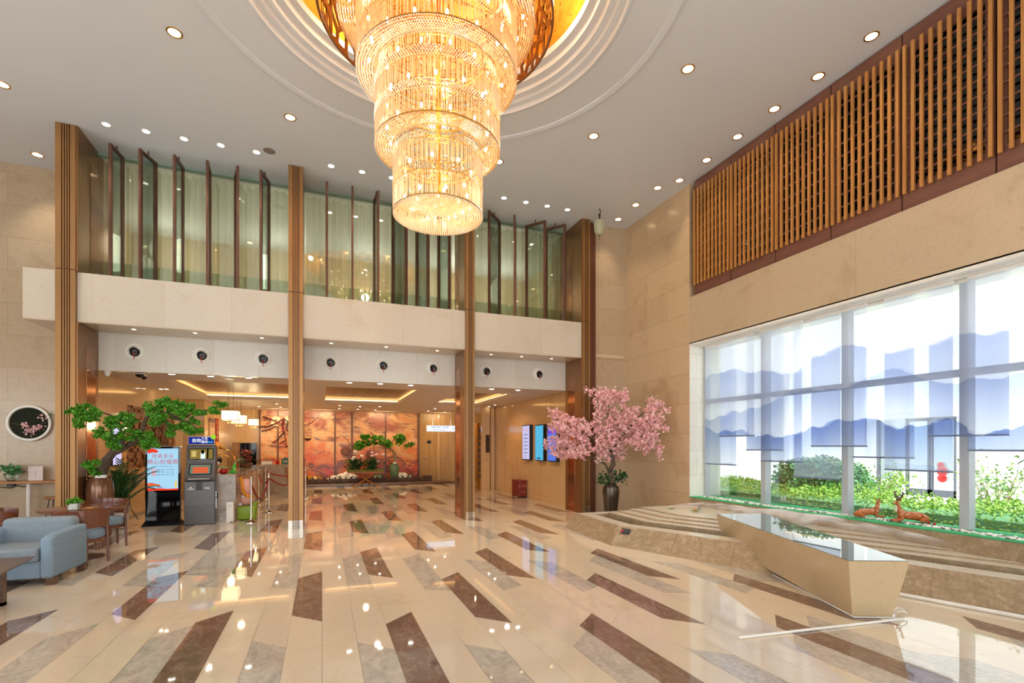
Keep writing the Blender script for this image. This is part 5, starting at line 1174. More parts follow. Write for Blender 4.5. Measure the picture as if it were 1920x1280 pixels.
t = thing('dark_doorway_screen', 'dark glossy cabinet front at the end wall behind the reception plant', 'cabinet', ((a.x + b_.x) / 2, 21.6, 0)); mb = MB(); mb.box(a.x, 21.5, 0, b_.x, 21.88, a.z); mb.build('body', MT['gloss_black'], t, world=True); mb = MB(); mb.box(a.x - .3, 21.7, 0, a.x - .02, 21.88, a.z + .02); mb.build('side_jamb', MT['bronze_d'], t, world=True)

# ================================================================ MURAL WALL
m, nt, b = newmat('ink_landscape_mural'); oc = coords(nt); s = sep(nt, oc); x_, z_ = s[0], s[2]
vec = comb(nt, x_, M(nt, 'MULTIPLY', z_, 1.4), 0)
n1 = nz(nt, .9, 8, vec, .62, .6); n2 = nz(nt, 2.6, 8, vec, .7, 1.2)
h = M(nt, 'DIVIDE', z_, 3.0)
f = M(nt, 'ADD', M(nt, 'MULTIPLY', n1, .9), M(nt, 'MULTIPLY', h, .45))
col = ramp(nt, f, [(.45, 'b83c16'), (.56, 'cf6429'), (.66, 'd88a48'), (.78, 'dcab78'), (.90, '9c583e')])
# dark humps near the ground
wv = M(nt, 'SINE', M(nt, 'MULTIPLY_ADD', x_, 3.3, .6)); hump = M(nt, 'MULTIPLY_ADD', wv, .45, .75); n3 = nz(nt, 1.6, 7, vec, .6, .8)
hd_ = M(nt, 'SUBTRACT', M(nt, 'ADD', hump, M(nt, 'MULTIPLY', M(nt, 'SUBTRACT', n3, .5), 2.4)), z_)
dkm = M(nt, 'MULTIPLY', M(nt, 'MULTIPLY', M(nt, 'GREATER_THAN', hd_, 0), M(nt, 'MAXIMUM', M(nt, 'SUBTRACT', 1, M(nt, 'MULTIPLY', M(nt, 'ABSOLUTE', hd_), 1.6)), 0)), .85)
n4 = nz(nt, 1.1, 6, comb(nt, M(nt, 'ADD', x_, 7), M(nt, 'MULTIPLY', z_, 3.2), 0), .65, 1.0)
sm_ = M(nt, 'MULTIPLY', M(nt, 'MAXIMUM', M(nt, 'SUBTRACT', n4, .53), 0), 7.0); sm_ = M(nt, 'MINIMUM', sm_, .75)
col = mixc(nt, M(nt, 'MAXIMUM', dkm, sm_), col, lin('4c2722'))
col = mixc(nt, M(nt, 'MULTIPLY', M(nt, 'MAXIMUM', M(nt, 'SUBTRACT', n2, .55), 0), 2.0), col, lin('f0c28c'))
nt.links.new(col, b.inputs['Base Color']); b.inputs['Roughness'].default_value = .3
mx0, mx1 = -2.30, 3.98
mural = thing('mural', 'large orange and brown misty landscape mural on the lobby end wall', 'mural', (.8, 21.95, 0))
mb = MB(); mb.box(mx0, 21.93, 0, mx1, 22.0, 3.04); mb.build('painted_panel', m, mural, world=True)
mb = MB()
for px in (487, 521, 628, 660, 723, 784): x = at_y(px, 830, 21.9).x; mb.box(x - .03, 21.9, 0, x + .03, 21.94, 3.04)
mb.build('vertical_strip', MT['frame'], mural, world=True)
# 3-D plum branch with moons and bird cage
t = thing('plum_branch', 'dark plum branch relief with red blossoms in front of the mural', 'wall decoration', (-1.2, 21.8, 2))
mb = MB()
def P2(x, y): return at_y(x, y, 21.82)
for pts in (((487, 800), (505, 799), (520, 792), (532, 785), (545, 793), (555, 800), (575, 795), (582, 794), (592, 787)), ((532, 785), (529, 800), (533, 812), (536, 828), (538, 840)), ((532, 810), (522, 822), (512, 830)), ((534, 826), (524, 832)), ((490, 808), (505, 805), (518, 798)), ((493, 781), (508, 786), (520, 791)), ((540, 790), (537, 803), (542, 812))):
    mb.tube([P2(*q) for q in pts], [.03 - .022 * i / len(pts) for i in range(len(pts))], 6)
mb.build('branch', pm('dark_branch', '3c2220', .8), t, world=True, smooth=True); mb = MB(); random.seed(9)
for i in range(110):
    q = random.choice(((532, 790), (530, 804), (535, 822), (536, 838), (515, 829), (500, 803), (505, 786), (540, 806), (586, 790), (526, 794))); c = P2(q[0] + random.gauss(0, 5), q[1] + random.gauss(0, 5)); mb.ball(c - Vector((0, .03, 0)), .022, 6, 4)
mb.build('blossom', MT['velvet'], t, world=True)
for i, (px, py, r, l) in enumerate(((518, 790, .2, 'round white disc left of the plum branch on the mural'), (544, 787, .2, 'round white disc hidden partly by the second column'))):
    c = at_y(px, py, 21.88); mb = MB(); mb.lathe([(.0001, 0), (r, 0), (r, .02), (.0001, .02)], 40, Matrix.Translation(c) @ RX90); tag(mb.build('moon_disc', pm('ivory_disc', 'e6d2ac', .6) if i == 0 else bpy.data.materials['ivory_disc']), l, 'wall disc', 'ivory discs')
c = at_y(577, 812, 21.6); t = thing('bird_cage', 'small brass bird cage hanging from the plum branch', 'bird cage', c)
mb = MB()
for z in (-.22, -.1, .02, .12): mb.lathe([(.13, z), (.14, z), (.14, z + .012), (.13, z + .012)], 20, cap=False)
for k in range(12): a = 2 * PI * k / 12; mb.tube([(.135 * math.cos(a), .135 * math.sin(a), -.22), (.135 * math.cos(a), .135 * math.sin(a), .12), (0, 0, .22)], .005, 4)
mb.tube([(0, 0, .22), (0, .22, .36)], .006, 5); mb.build('wire', MT['bronze_d'], t); mb = MB(); mb.lathe([(.001, -.3), (.1, -.27), (.14, -.22), (.14, -.2), (.0001, -.2)], 20); mb.build('tray', MT['fence'], t, smooth=True)
for i, (px, py) in enumerate(((648, 846), (776, 852))):
    c = at_y(px if i == 0 else 695, py, 21.925); mb = MB(); mb.lathe([(.08, 0), (.2, .0), (.2, .03), (.08, .04)], 28, Matrix.Translation(c) @ RX90, cap=False); mb.lathe([(.0001, .0), (.05, .01), (.0001, .03)], 16, Matrix.Translation(c) @ RX90)
    q = [(c.x + .1, c.y - .05, c.z), (c.x + .16, c.y - .05, c.z + .3), (c.x + .05, c.y - .05, c.z + .5), (c.x - .1, c.y - .05, c.z + .65)]; mb.tube(q, .012, 5)
    tag(mb.build('lotus_relief', pm('lotus_brown', '7a4a36', .6) if i == 0 else bpy.data.materials['lotus_brown']), ['round lotus pod relief with thin stem on the left part of the mural', 'round lotus pod relief with thin stem behind the flower table'][i], 'wall decoration', 'lotus reliefs')
# plinth, fence, rocks, plants
t = thing('garden_plinth', 'low dark plinth in front of the mural', 'plinth', (1.3, 21.4, 0)); mb = MB(); mb.box(-2.3, 20.9, 0, 5.35, 21.9, .08); mb.build('base', MT['wood_d'], t, world=True); mb = MB(); mb.box(-2.3, 20.88, .07, 5.35, 20.95, .10); mb.build('edge', MT['bronze_d'], t, world=True)
t = thing('picket_fence', 'low dark wooden picket fence along the mural', 'fence', (1, 21.0, .1)); mb = MB(); x = -2.2
k = 0
while x < 4.0:
    h_ = .2 + .07 * ((k * 7) % 3 == 0); mb.box(x, 20.98, .1, x + .06, 21.0, .1 + h_); x += .068; k += 1
mb.build('picket', MT['fence'], t, world=True, kind='stuff'); mb = MB(); mb.box(-2.2, 21.0, .16, 4.0, 21.02, .19); mb.box(4.0, 20.97, .1, 4.35, 21.0, .36); mb.build('rail', MT['fence'], t, world=True)
def rock(px, py, s, label, Y=21.4):
    c = at_y(px, py, Y); me = MB(); me.ball((0, 0, 0), s, 12, 8, (1.2, .7, .8)); 
    me.v = [tuple(Vector(v) * (1 + .5 * noise.noise(Vector(v) * 6 + Vector((px, 0, 0))))) for v in me.v]; o = me.build('rock', MT['white']); o.location = (c.x, Y, .1 + s * .5); tag(o, label, 'rock', 'white rocks before the mural')
rock(628, 897, .22, 'low white rock left of the leaning pale stone'); rock(650, 886, .34, 'tall pale stone behind the fence, left of the flower table'); rock(755, 893, .27, 'white rock right of the tall celadon vase'); rock(512, 900, .25, 'grey white rock left of the second column'); rock(594, 888, .2, 'white rock in the yellow flowers right of the second column')
def flowerbed(px, py, w, mat, label, name='flowers', n=220, Y=21.35, h=.3):
    c = at_y(px, py, Y); t = thing(name, label, 'plant', (c.x, Y, .1)); mb = MB(); g = MB()
    for i in range(n): (mb if i % 3 else g).leaf((random.gauss(0, w), random.gauss(0, .08), random.uniform(.05, h)), .08, .03)
    mb.build('petals', mat, t, kind='stuff'); g.build('leaves', MT['leaf_m'], t)
MT['yellow'] = pm('yellow_flower', 'e0a821', .6)
flowerbed(582, 885, .22, MT['yellow'], 'yellow flowers just right of the second column'); flowerbed(527, 897, .14, MT['yellow'], 'small yellow flowers left of the second column', n=90, h=.25); flowerbed(641, 893, .1, MT['leaf_l'], 'pale green tuft beside the tall stone', 'grass_tuft', 90); flowerbed(762, 888, .12, MT['leaf_m'], 'dark green tuft behind the white rock', 'grass_tuft', 90)
# tall celadon vase with bonsai, round jar
c = at_y(739, 880, 21.35); vz = thing('celadon_vase', 'tall celadon vase holding the small bonsai before the mural', 'vase', (c.x, 21.35, .08))
mb = MB(); mb.lathe([(.13, 0), (.15, .05), (.2, .5), (.22, .62), (.19, .72), (.14, .75), (.16, .79), (.0001, .78)], 32); mb.build('body', MT['celadon'], vz, smooth=True); mb = MB(); mb.box(-.06, -.17, .78, .08, -.12, .86); mb.build('white_card', MT['white'], vz)
c2_ = at_y(709, 893, 21.5); t = thing('celadon_jar', 'squat celadon jar behind the flower table', 'jar', (c2_.x, 21.5, .08)); mb = MB(); mb.lathe([(.12, 0), (.2, .08), (.24, .2), (.2, .3), (.14, .34), (.0001, .34)], 28); mb.build('body', MT['celadon'], t, smooth=True)
t = thing('small_bonsai', 'bright green bonsai in the celadon vase before the mural', 'bonsai tree', (c.x, 21.35, .82)); mb = MB(); DB = 21.35 / (CA - (739 - 960) / FPX * SA)
def T2(pts, r0, r1):
    P_ = [at_y(x, y, 21.2) for x, y in pts]; n = len(P_); mb.tube(P_, [r0 + (r1 - r0) * i / (n - 1) for i in range(n)], 7)
T2([(740, 864), (741, 852), (738, 846), (731, 841), (724, 838)], .07, .045); T2([(724, 838), (712, 832), (700, 830), (690, 834)], .045, .02); T2([(731, 841), (734, 830), (738, 824), (750, 822), (760, 830)], .03, .014); T2([(700, 830), (690, 826), (680, 830)], .02, .01)
mb.build('trunk', MT['bark_l'], t, world=True, smooth=True); mb = MB(); random.seed(31)
for px, py, w, h_, n in ((681, 822, 26, 12, 260), (676, 834, 20, 16, 220), (672, 840, 12, 12, 100), (688, 830, 18, 10, 130), (704, 825, 22, 14, 240), (722, 824, 24, 16, 280), (728, 834, 16, 12, 160), (742, 818, 26, 12, 240), (752, 823, 18, 10, 140), (765, 832, 12, 8, 90), (748, 830, 10, 6, 50)): cloud(mb, px, py, 21.15 / (CA - (px - 960) / FPX * SA), w, h_, n, .09)
mb.build('foliage', MT['leaf_b'], t, world=True, kind='stuff')
# flower table
c = at_z(685, 911, 0); tx, ty = c.x, c.y - .08
t = thing('flower_table', 'crossed leg wooden table with a moss covered top', 'table', (tx, ty, 0))
mb = MB(); mb.box(-.68, -.3, .54, .68, .3, .6); mb.build('table_top', MT['wood_l'], t)
mb = MB(); mb.box(-.7, -.32, .6, .7, .32, .66); mb.build('moss', pm('moss', '6f7a2c', .95, c2='4d5c1c', scale=20), t, bevel=.02)
for a, b_ in (((-.5, -.28, 0), (.45, .1, .54)), ((.5, -.28, 0), (-.45, .1, .54)), ((-.15, .28, 0), (.1, -.2, .54)), ((.2, .28, 0), (-.15, -.2, .54))):
    mb = MB(); mb.tube([a, b_], .03, 8); mb.build('leg', MT['wood_l'], t)
for i, (dx, l) in enumerate(((-.42, 'white and green flower arrangement on the left of the moss table'), (.25, 'white and pink flower arrangement on the right of the moss table'))):
    t2 = thing('flower_arrangement', l, 'flowers', (tx + dx, ty, .66), group='flower arrangements on the moss table'); g = MB(); f = MB(); p_ = MB()
    for q in range(220): g.leaf((random.gauss(0, .15), random.gauss(0, .1), random.uniform(.02, .4)), .11, .045)
    for q in range(5):
        cc = (random.gauss(0, .14), -.1 + random.gauss(0, .05), random.uniform(.3, .75)); f.ball(cc, .075, 10, 7, (1, 1, .7)); p_.tube([(0, 0, 0), cc], .008, 5)
    g.build('leaves', MT['leaf_d'], t2); f.build('flower_head', MT['pink2'] if i else MT['white'], t2, smooth=True); p_.build('stalk', MT['leaf_d'], t2)
# wooden doors right of the mural
for i, (pa, pb) in enumerate(((786, 822), (824, 858))):
    a = at_y(pa, 830, 21.95); b_ = at_y(pb, 830, 21.95); mb = MB(); mb.box(a.x + .02, 21.93, .02, b_.x - .02, 21.99, 3.0); d_ = mb.build('door_%d' % (i + 1), pm('door_wood', 'b08a50', .35, c2='9a7440', scale=2, stretch=(4, 1, .3)) if i == 0 else bpy.data.materials['door_wood'], kind='structure')
    mb = MB(); hx = (a.x + .18) if i == 0 else (a.x + .2); mb.tube([(hx, 21.93, 1.05), (hx, 21.86, 1.05), (hx + .12, 21.86, 1.05)], .014, 8); mb.build('door_handle', MT['chrome'], d_, smooth=True)
    if i == 0: mb = MB(); mb.box(a.x + .35, 21.915, 1.72, a.x + .52, 21.93, 1.84); mb.build('door_number_plate', MT['black'], d_)
# hanging sign
a = at_y(799.5, 797, 19.5); b_ = at_y(853, 808, 19.5)
t = thing('hanging_sign', 'white illuminated direction sign hanging from the lobby ceiling', 'sign', ((a.x + b_.x) / 2, 19.5, a.z)); w = (b_.x - a.x) / 2
mb = MB(); mb.box(-w, -.04, -.25, w, .04, 0); mb.build('light_box', MT['white'], t, bevel=.005); mb = MB(); mb.box(-w + .01, -.045, -.24, w - .01, -.04, -.01); mb.build('lit_face', emis('sign_face', 'e8eeff', .85), t)
text('sign_text', '电梯  餐厅  会议室', .085, scr('5a66a8', .7), t, (-.04, -.048, -.08)); text('sign_text', 'Elevator  Restaurant', .06, scr('5a66a8', .7), t, (-.04, -.048, -.18)); text('arrow', '>', .16, scr('30345c', .5), t, (w - .08, -.048, -.13))
for x in (-w * .55, w * .7): mb = MB(); mb.tube([(x, 0, 0), (x, 0, LOW - a.z)], .012, 6); mb.build('hanger', MT['steel'], t)

# ================================================================ RIGHT SIDE OF THE LOBBY
def tiltscreen(y0, y1, z0, z1, col, label, kind_):
    t = thing('wall_screen', label, 'wall screen', (5.9, (y0 + y1) / 2, (z0 + z1) / 2), group='portrait wall screens'); T = Matrix.Rotation(math.radians(0), 4, 'Y')
    h = (z1 - z0) / 2; w = (y1 - y0) / 2; mb = MB(); mb.box(-.05, -w, -h, .05, w, h); mb.build('casing', MT['black'], t, bevel=.006)
    mb = MB(); mb.box(-.056, -w + .03, -h + .03, -.05, w - .03, h - .03); s = mb.build('screen', emis('wall_screen_' + col, col, .72), t)
    mb = MB()
    if kind_ == 0:
        for k in range(6): mb.box(-.059, -w * .45, h * .42 - k * .11, -.056, w * .45, h * .42 - k * .11 + .022)
        mb.build('text_rows', scr('6a6480', .6), s); mb = MB(); mb.ball((-.058, 0, -h * .78), .04, 8, 6, (.1, .5, 1)); mb.build('red_emblem', red, s)
        text('screen_title', '会议指引', .085, scr('d88a9a', .9), s, (-.058, 0, h * .72), (PI / 2, 0, -PI / 2))
    elif kind_ == 1: mb.box(-.059, -w * .3, -h * .88, -.056, w * .4, -h * .82); mb.build('small_figures', scr('14202c', .3), s)
    else: mb.box(-.059, -w + .04, h * .55, -.056, w - .04, h * .9); mb.build('violet_block', scr('6a48c8', .8), s)
tiltscreen(13.86, 14.46, 1.17, 2.25, 'c9c4ea', 'pale violet portrait screen with text rows, leftmost on the lobby right wall', 0)
tiltscreen(12.86, 13.46, 1.17, 2.22, '57b9e0', 'light blue portrait screen on the lobby right wall, middle of three', 1)
tiltscreen(12.02, 12.6, 1.17, 2.16, '5a7be0', 'blue and violet portrait screen half hidden by the pink blossoms', 2)
t = thing('fire_box', 'dark red fire extinguisher box on the floor by the lobby right wall', 'fire box', (5.8, 14.6, 0)); mb = MB(); mb.box(-.13, -.3, .04, .13, .3, .52); mb.build('cabinet', pm('dark_red_metal', '7c2418', .4), t, bevel=.008)
mb = MB(); mb.box(-.15, -.32, .52, .15, .32, .54); mb.build('lid', pm('lid_red', '8f2c1c', .4), t)
for x in (-.1, .1):
    for y in (-.26, .26): mb = MB(); mb.box(x - .02, y - .02, 0, x + .02, y + .02, .04); mb.build('foot', MT['black'], t)
text('box_text', '灭火器', .11, pm('pale_red_text', 'd07a6a', .5), t, (0, -.305, .36)); text('box_text', '119', .1, bpy.data.materials['pale_red_text'], t, (0, -.305, .18))
mb = MB(); yA, yB = 15.2, 16.3
for q in ((yA, 0, yA + .01, 1.8), (yB, 0, yB + .01, 1.8), (yA, 1.79, yB, 1.8)): mb.box(5.945, q[0], q[1], 5.952, q[2], q[3])
struct('trim_11', mb, MT['grout'])
# shelf wall, black frame trolley
a = at_y(901, 810, 18.5); t = thing('lit_shelf', 'narrow gold lit shelf of small dark niches behind the third column', 'shelf', (a.x, 18.5, 0))
mb = MB(); mb.box(-.14, 0, 0, .16, .3, 2.5); mb.build('cabinet', MT['gold'], t)
for k in range(8): mb = MB(); mb.box(-.08, -.01, .35 + k * .25, .1, .01, .52 + k * .25); mb.build('niche', MT['fence'], t)
c = at_z(909, 913, 0); t = thing('folding_stand', 'small dark stand with curved chrome legs by the corridor', 'stand', (c.x, c.y, 0)); mb = MB(); mb.tube([(-.18, 0, 0), (-.1, 0, .25), (.08, 0, .5), (.12, 0, .72), (-.1, 0, .78)], .018, 8); mb.tube([(-.18, .3, 0), (-.1, .3, .25), (.08, .3, .5), (.12, .3, .72), (-.1, .3, .78)], .018, 8); mb.build('legs', MT['chrome'], t, smooth=True)
mb = MB(); mb.box(-.18, 0, .76, .1, .3, .80); mb.box(-.1, .05, .02, .12, .28, .42); mb.build('top', MT['black'], t)
a = at_y(913, 815, 17.28); b_ = at_y(916, 848, 17.28); mb = MB(); mb.box(a.x - .04, 17.27, b_.z, b_.x + .04, 17.3, a.z); tag(mb.build('wall_plaque', MT['fence']), 'tall narrow dark plaque on the marble pier by the corridor', 'plaque')

# ================================================================ BEAM NOZZLES, CAMERAS, CEILING BITS
for i, x in enumerate((-3.3, -2.21, -1.13, .16, 1.25, 2.36, 3.64, 5.0)):
    t = thing('air_nozzle', 'round air nozzle with a red ribbon in the marble beam, %s from the left' % ORD[i], 'air vent', (x, BEAMY, 3.385), group='round air nozzles')
    mb = MB(); mb.lathe([(.15, 0), (.15, .015), (.13, .022), (.118, .012), (.108, .012), (.104, .03), (.085, .05), (.07, .055)], 40, RX90, cap=False); mb.build('white_ring', MT['white'], t, smooth=True)
    mb = MB(); mb.lathe([(.085, .045), (.062, .075), (.058, .075), (.05, .03), (.0001, .028)], 32, Matrix.Translation((.012, 0, -.02)) @ RX90, cap=False); mb.build('black_throat', MT['black'], t, smooth=True)
    mb = MB(); mb.tube([(.012, -.07, -.03), (.008, -.085, -.08), (.012, -.085, -.13), (.008, -.082, -.17)], .007, 5); mb.build('ribbon', MT['red'], t)
def dome(px, py, Z, r, label, mat):
    c = at_z(px, py, Z) if px > 210 else Vector((at_y(px, py, 11.38).x, 11.38, 3.0)); Z = c.z; t = thing('dome_camera', label, 'security camera', (c.x, c.y, Z), group='dome cameras'); mb = MB(); mb.lathe([(r, 0), (r, -.03), (r * .9, -.04)], 24); mb.build('mount', MT['white'], t, smooth=True); mb = MB(); mb.lathe([(r * .85, -.035), (r * .7, -.075), (r * .35, -.1), (.0001, -.105)], 20, cap=False); mb.build('dome', mat, t, smooth=True)
dome(201, 688, LOW, .06, 'white dome camera under the beam beside the leftmost column', MT['white']); dome(262, 698, LOW, .09, 'dark dome camera on the lobby ceiling near the left', MT['gloss_black']); dome(270, 702, LOW, .06, 'white and black dome camera just right of the dark one', MT['gloss_black'])
c = at_z(430, 708, LOW); mb = MB(); mb.lathe([(.001, 0), (.1, 0), (.1, -.03), (.001, -.035)], 20, Matrix.Translation((c.x, c.y, LOW))); tag(mb.build('smoke_detector', MT['white'], smooth=True), 'white round smoke detector on the lobby ceiling before the left coffer', 'smoke detector')
c = at_z(505, 283, CEIL); t = thing('ceiling_speaker', 'round grey ceiling speaker by the white downlights', 'speaker', (c.x, c.y, CEIL)); mb = MB(); mb.lathe([(.001, -.004), (.1, -.004), (.105, 0)], 32, cap=False); mb.build('grille', pm('speaker_grey', '8a8078', .7), t)
# hanging porcelain lantern
c = at_z(1124, 391, CEIL); t = thing('hanging_lantern', 'pale green porcelain lantern hanging from the ceiling by the rightmost column', 'lantern', (c.x, c.y, CEIL))
mb = MB(); mb.lathe([(.03, -.26), (.09, -.27), (.125, -.32), (.128, -.38), (.12, -.42), (.122, -.44), (.11, -.52), (.08, -.58), (.05, -.6), (.001, -.605)], 32); mb.build('body', pm('pale_celadon', 'b4b494', .35), t, smooth=True)
mb = MB(); mb.tube([(0, 0, 0), (.03, 0, -.08), (0, 0, -.12), (0, 0, -.26)], .01, 8); mb.ball((0, 0, -.14), .03, 10, 8, (1, 1, .8)); mb.ball((0, 0, -.2), .025, 10, 8); mb.build('hook', MT['black'], t, smooth=True); mb = MB(); mb.ball((0, 0, -.61), .018, 8, 6); mb.tube([(0, 0, -.6), (0, 0, -.7)], .003, 4); mb.ball((0, 0, -.7), .01, 6, 4); mb.build('bead', MT['black'], t)
# balcony plant tuft
c = at_y(470, 538, 10.8); t = thing('balcony_plant', 'small dark green plant peeping over the balcony parapet', 'plant', (-1.55, 10.8, 4.5)); mb = MB()
for i in range(160): mb.leaf((random.gauss(0, .12), random.gauss(0, .05), random.uniform(.0, .1)), .05, .018)
mb.build('leaves', MT['leaf_d'], t); mb = MB(); mb.box(-.2, -.06, -.66, .2, .06, .02); mb.build('planter', MT['fence'], t)

# ================================================================ CHERRY TREE IN VASE
vx, vy = 5.92, 9.45
t = thing('floor_vase', 'tall dark bronze floor vase behind the pool rim holding the blossom tree', 'vase', (vx, vy, 0))
mb = MB(); mb.lathe([(.11, 0), (.13, .02), (.145, .2), (.175, .5), (.185, .62), (.17, .71), (.12, .75), (.115, .77), (.135, .79), (.1, .785), (.0001, .74)], 40); mb.build('body', MT['jar_dark'], t, smooth=True)
DT = vx * SA + vy * CA
t = thing('blossom_tree', 'artificial pink cherry blossom tree in the dark floor vase', 'blossom tree', (vx, vy, .74))
mb = MB()
def B(pts, r0, r1, d=DT):
    P_ = [w_at(x, y, d + .06 * math.sin(i * 1.7 + x)) for i, (x, y) in enumerate(pts)]; n = len(P_); mb.tube(P_, [r0 + (r1 - r0) * i / (n - 1) for i in range(n)], 8)
B([(1148, 905), (1146, 893), (1143, 882), (1150, 870), (1148, 856), (1152, 842), (1156, 826)], .07, .035); B([(1142, 885), (1135, 870), (1123, 864), (1105, 853), (1085, 844), (1060, 840)], .03, .012); B([(1150, 848), (1130, 835), (1108, 820), (1085, 810), (1055, 790), (1035, 785)], .03, .01)
B([(1152, 842), (1150, 815), (1140, 795), (1140, 765), (1140, 745)], .035, .01); B([(1156, 826), (1170, 812), (1190, 790), (1208, 772), (1222, 762)], .03, .01, DT - .2); B([(1156, 826), (1180, 820), (1205, 818), (1225, 830)], .025, .01); B([(1208, 774), (1222, 785), (1235, 800)], .015, .006, DT - .3); B([(1140, 760), (1120, 745), (1105, 738)], .014, .006)
mb.build('trunk', MT['bark'], t, world=True, smooth=True)
random.seed(77); b1 = MB(); b2 = MB(); gl = MB()
def flower(mb, c, r):
    d = Vector((random.gauss(0, 1), random.gauss(-.6, 1), random.gauss(.2, 1))).normalized(); u = d.orthogonal().normalized(); v = d.cross(u)
    for k in range(5):
        a = 2 * PI * k / 5 + random.random(); e = u * math.cos(a) + v * math.sin(a); f = u * math.cos(a + 1.2) + v * math.sin(a + 1.2)
        mb.add([c, c + e * r * .8 + d * r * .3, c + (e + f) * r * .75 + d * r * .55, c + f * r * .8 + d * r * .3], [(0, 1, 2, 3)])
BC = [(1040, 775, 26, 20), (1055, 790, 40, 30), (1045, 800, 30, 24), (1070, 800, 44, 34), (1085, 795, 34, 26), (1060, 820, 56, 34), (1040, 830, 44, 24), (1080, 825, 44, 36), (1095, 812, 30, 28), (1060, 846, 56, 26), (1085, 850, 36, 22), (1100, 840, 24, 24), (1047, 850, 22, 16), (1098, 800, 16, 12), (1028, 838, 18, 12),
      (1105, 732, 20, 10), (1120, 738, 30, 16), (1140, 735, 44, 24), (1155, 745, 44, 24), (1130, 750, 34, 20), (1168, 750, 22, 22), (1172, 733, 10, 10), (1128, 762, 28, 22), (1142, 775, 36, 26), (1125, 778, 22, 20), (1118, 795, 22, 20), (1138, 800, 40, 34), (1125, 815, 28, 24), (1155, 800, 44, 40), (1175, 790, 44, 36), (1185, 775, 34, 24), (1192, 766, 16, 10), (1190, 800, 44, 40), (1205, 800, 38, 34), (1215, 790, 30, 28), (1165, 820, 48, 34), (1140, 830, 44, 30), (1125, 845, 26, 24), (1145, 848, 40, 24), (1165, 845, 20, 18), (1190, 825, 40, 30), (1210, 825, 38, 30), (1205, 840, 28, 22), (1225, 830, 26, 24), (1235, 842, 20, 20), (1235, 852, 14, 14), (1222, 812, 28, 24), (1120, 862, 10, 8), (1142, 862, 10, 8), (1168, 858, 8, 8),
      (1222, 755, 28, 18), (1235, 762, 28, 18), (1248, 770, 14, 12), (1220, 770, 26, 18), (1232, 782, 30, 20), (1228, 795, 24, 16), (1240, 798, 22, 14), (1248, 803, 12, 12)]
for px, py, w, h_ in BC:
    dd0 = DT + random.gauss(0, .10) - .55 * max(0, (px - 1170) / 80)
    for i in range(max(6, int(w * h_ / 22))):
        a = random.uniform(0, 2 * PI); r = math.sqrt(random.random()); cx_, cy_ = px + w / 2 * r * math.cos(a), py + h_ / 2 * r * math.sin(a); dd = dd0 + random.gauss(0, .16)
        for k in range(4): flower(b1 if random.random() < .45 else b2, w_at(cx_ + random.gauss(0, 1.8), cy_ + random.gauss(0, 1.8), dd + random.gauss(0, .02)), random.uniform(.018, .027))
    for i in range(3): gl.leaf(w_at(px + random.gauss(0, w / 3), py + random.gauss(0, h_ / 3), dd0), .05, .015)
b1.build('blossom', MT['pink'], t, world=True, kind='stuff'); b2.build('pale_blossom', MT['pink2'], t, world=True, kind='stuff', label='paler pink blossoms')
for px, py, w, h_ in ((1133, 895, 22, 16), (1150, 890, 26, 14), (1162, 898, 22, 12), (1168, 890, 12, 14), (1128, 902, 12, 6), (1145, 903, 20, 8)):
    for i in range(40): gl.leaf(w_at(px + random.gauss(0, w / 3.4), py + random.gauss(0, h_ / 3.4), DT + random.gauss(0, .07)), .07, .03)
gl.build('green_leaves', MT['leaf_d'], t, world=True)
mb = MB(); mb.tube([(5.9, 10.4, .0), (5.93, 10.4, .2), (5.9, 10.45, .35)], .006); tag(mb.build('electric_cable', MT['black']), 'thin dark cord by the wall left of the dark floor vase', 'cord')

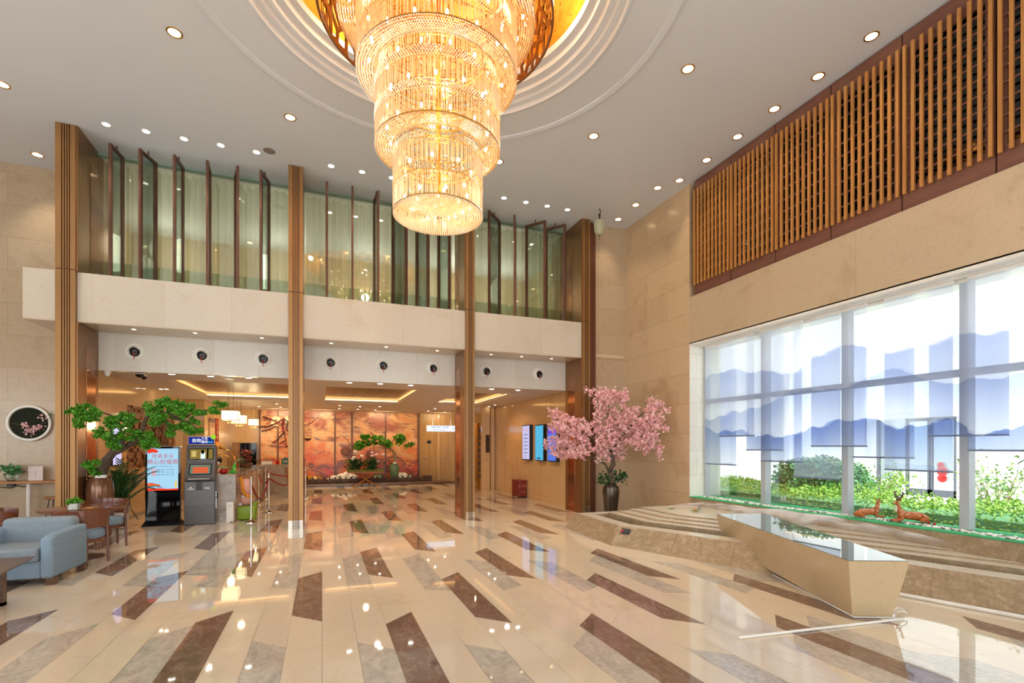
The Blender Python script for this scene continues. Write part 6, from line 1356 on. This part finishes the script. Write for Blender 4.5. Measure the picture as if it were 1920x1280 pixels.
# ================================================================ DEER
MT['spots'] = None
m, nt, b = newmat('deer_spotted'); vo = nt.nodes.new('ShaderNodeTexVoronoi'); vo.inputs['Scale'].default_value = 38; nt.links.new(coords(nt), vo.inputs['Vector'])
s = sep(nt, coords(nt)); up_ = M(nt, 'GREATER_THAN', s[2], .075); f = M(nt, 'MULTIPLY', M(nt, 'LESS_THAN', vo.outputs['Distance'], .26), up_); col = mixc(nt, f, lin('b5602a'), lin('f2dcc0')); nt.links.new(col, b.inputs['Base Color']); b.inputs['Roughness'].default_value = .45
def deer(label, loc, rz, buck, sc=1.0, cat='deer figurine'):
    t = thing('deer_figurine', label, cat, loc, rz); t.scale = (sc,) * 3
    # local: body along +X (rump at +X), chest/neck at -X, head up
    pts = [(.05, 0, .075, .052), (.12, 0, .07, .058), (.18, 0, .062, .05), (.215, 0, .05, .028), (-.03, 0, .08, .05), (-.07, 0, .10, .042), (-.085, 0, .15, .028), (-.09, 0, .20, .022), (-.10, -.005, .235, .026), (-.13, -.01, .222, .017), (-.15, -.012, .213, .011),
           (-.06, -.035, .03, .02), (-.13, -.04, .014, .014), (-.17, -.04, .012, .011), (-.05, .035, .03, .02), (-.12, .04, .014, .014), (-.165, .045, .012, .011),
           (.17, -.045, .04, .035), (.11, -.06, .02, .018), (.17, -.066, .012, .012), (.2, -.066, .012, .009), (.17, .045, .04, .035), (.11, .055, .02, .018), (.17, .06, .012, .011), (.23, 0, .06, .012)]
    ed = [(0, 1), (1, 2), (2, 3), (0, 4), (4, 5), (5, 6), (6, 7), (7, 8), (8, 9), (9, 10), (5, 11), (11, 12), (12, 13), (5, 14), (14, 15), (15, 16), (2, 17), (17, 18), (18, 19), (19, 20), (2, 21), (21, 22), (22, 23), (3, 24)]
    skin('body', pts, ed, m, t)
    mb = MB()
    for sgn in (-1, 1): mb.ball((-.085, sgn * .042, .258), .024, 10, 8, (.4, 1, .5), Matrix.Rotation(sgn * .5, 4, 'X'))
    mb.build('ear', MT['deer'], t, smooth=True); mb = MB(); mb.ball((-.158, -.012, .212), .008, 8, 6); mb.build('nose', MT['black'], t, smooth=True)
    for ey in (-.027, .018): mb = MB(); mb.ball((-.118, ey, .242), .005, 6, 5); mb.build('eye', MT['black'], t, smooth=True)
    mb = MB(); mb.ball((-.112, 0, .15), .022, 10, 8, (.55, .9, 1.9)); mb.build('white_throat', MT['white'], t, smooth=True)
    if buck:
        mb = MB()
        for sgn in (-1, 1):
            main = [(-.09, sgn * .012, .26), (-.085, sgn * .035, .285), (-.08, sgn * .075, .305), (-.085, sgn * .10, .335), (-.095, sgn * .105, .365)]; mb.tube(main, [.011, .010, .009, .007, .004], 7)
            for i, e in ((1, (-.12, sgn * .04, .315)), (2, (-.105, sgn * .08, .345)), (3, (-.08, sgn * .135, .35)), (3, (-.075, sgn * .085, .37))): mb.tube([main[i], e], [.008, .004], 6)
        mb.build('antler', MT['antler'], t, smooth=True)
c = at_z(1618, 974, .565); deer('lying brown doe figurine on the pebbles of the window ledge', (7.40, 4.88, .575), math.radians(152), False, 1.0)
deer('lying spotted buck figurine with antlers on the window ledge', (7.42, 4.42, .575), math.radians(-36), True, 1.12)
for i, (px, py, l) in enumerate(((1742, 981, 'small red flower nearest the buck on the ledge'), (1752, 983, 'small red flower further right of the buck on the ledge'))):
    c = at_z(px, py, .58); mb = MB(); mb.ball(c + Vector((0, 0, .01)), .018, 10, 7); mb.leaf(c, .03, .01); tag(mb.build('red_flower', MT['red']), l, 'flower', 'small red flowers on the ledge')
# low planter base of the left edge stool etc.
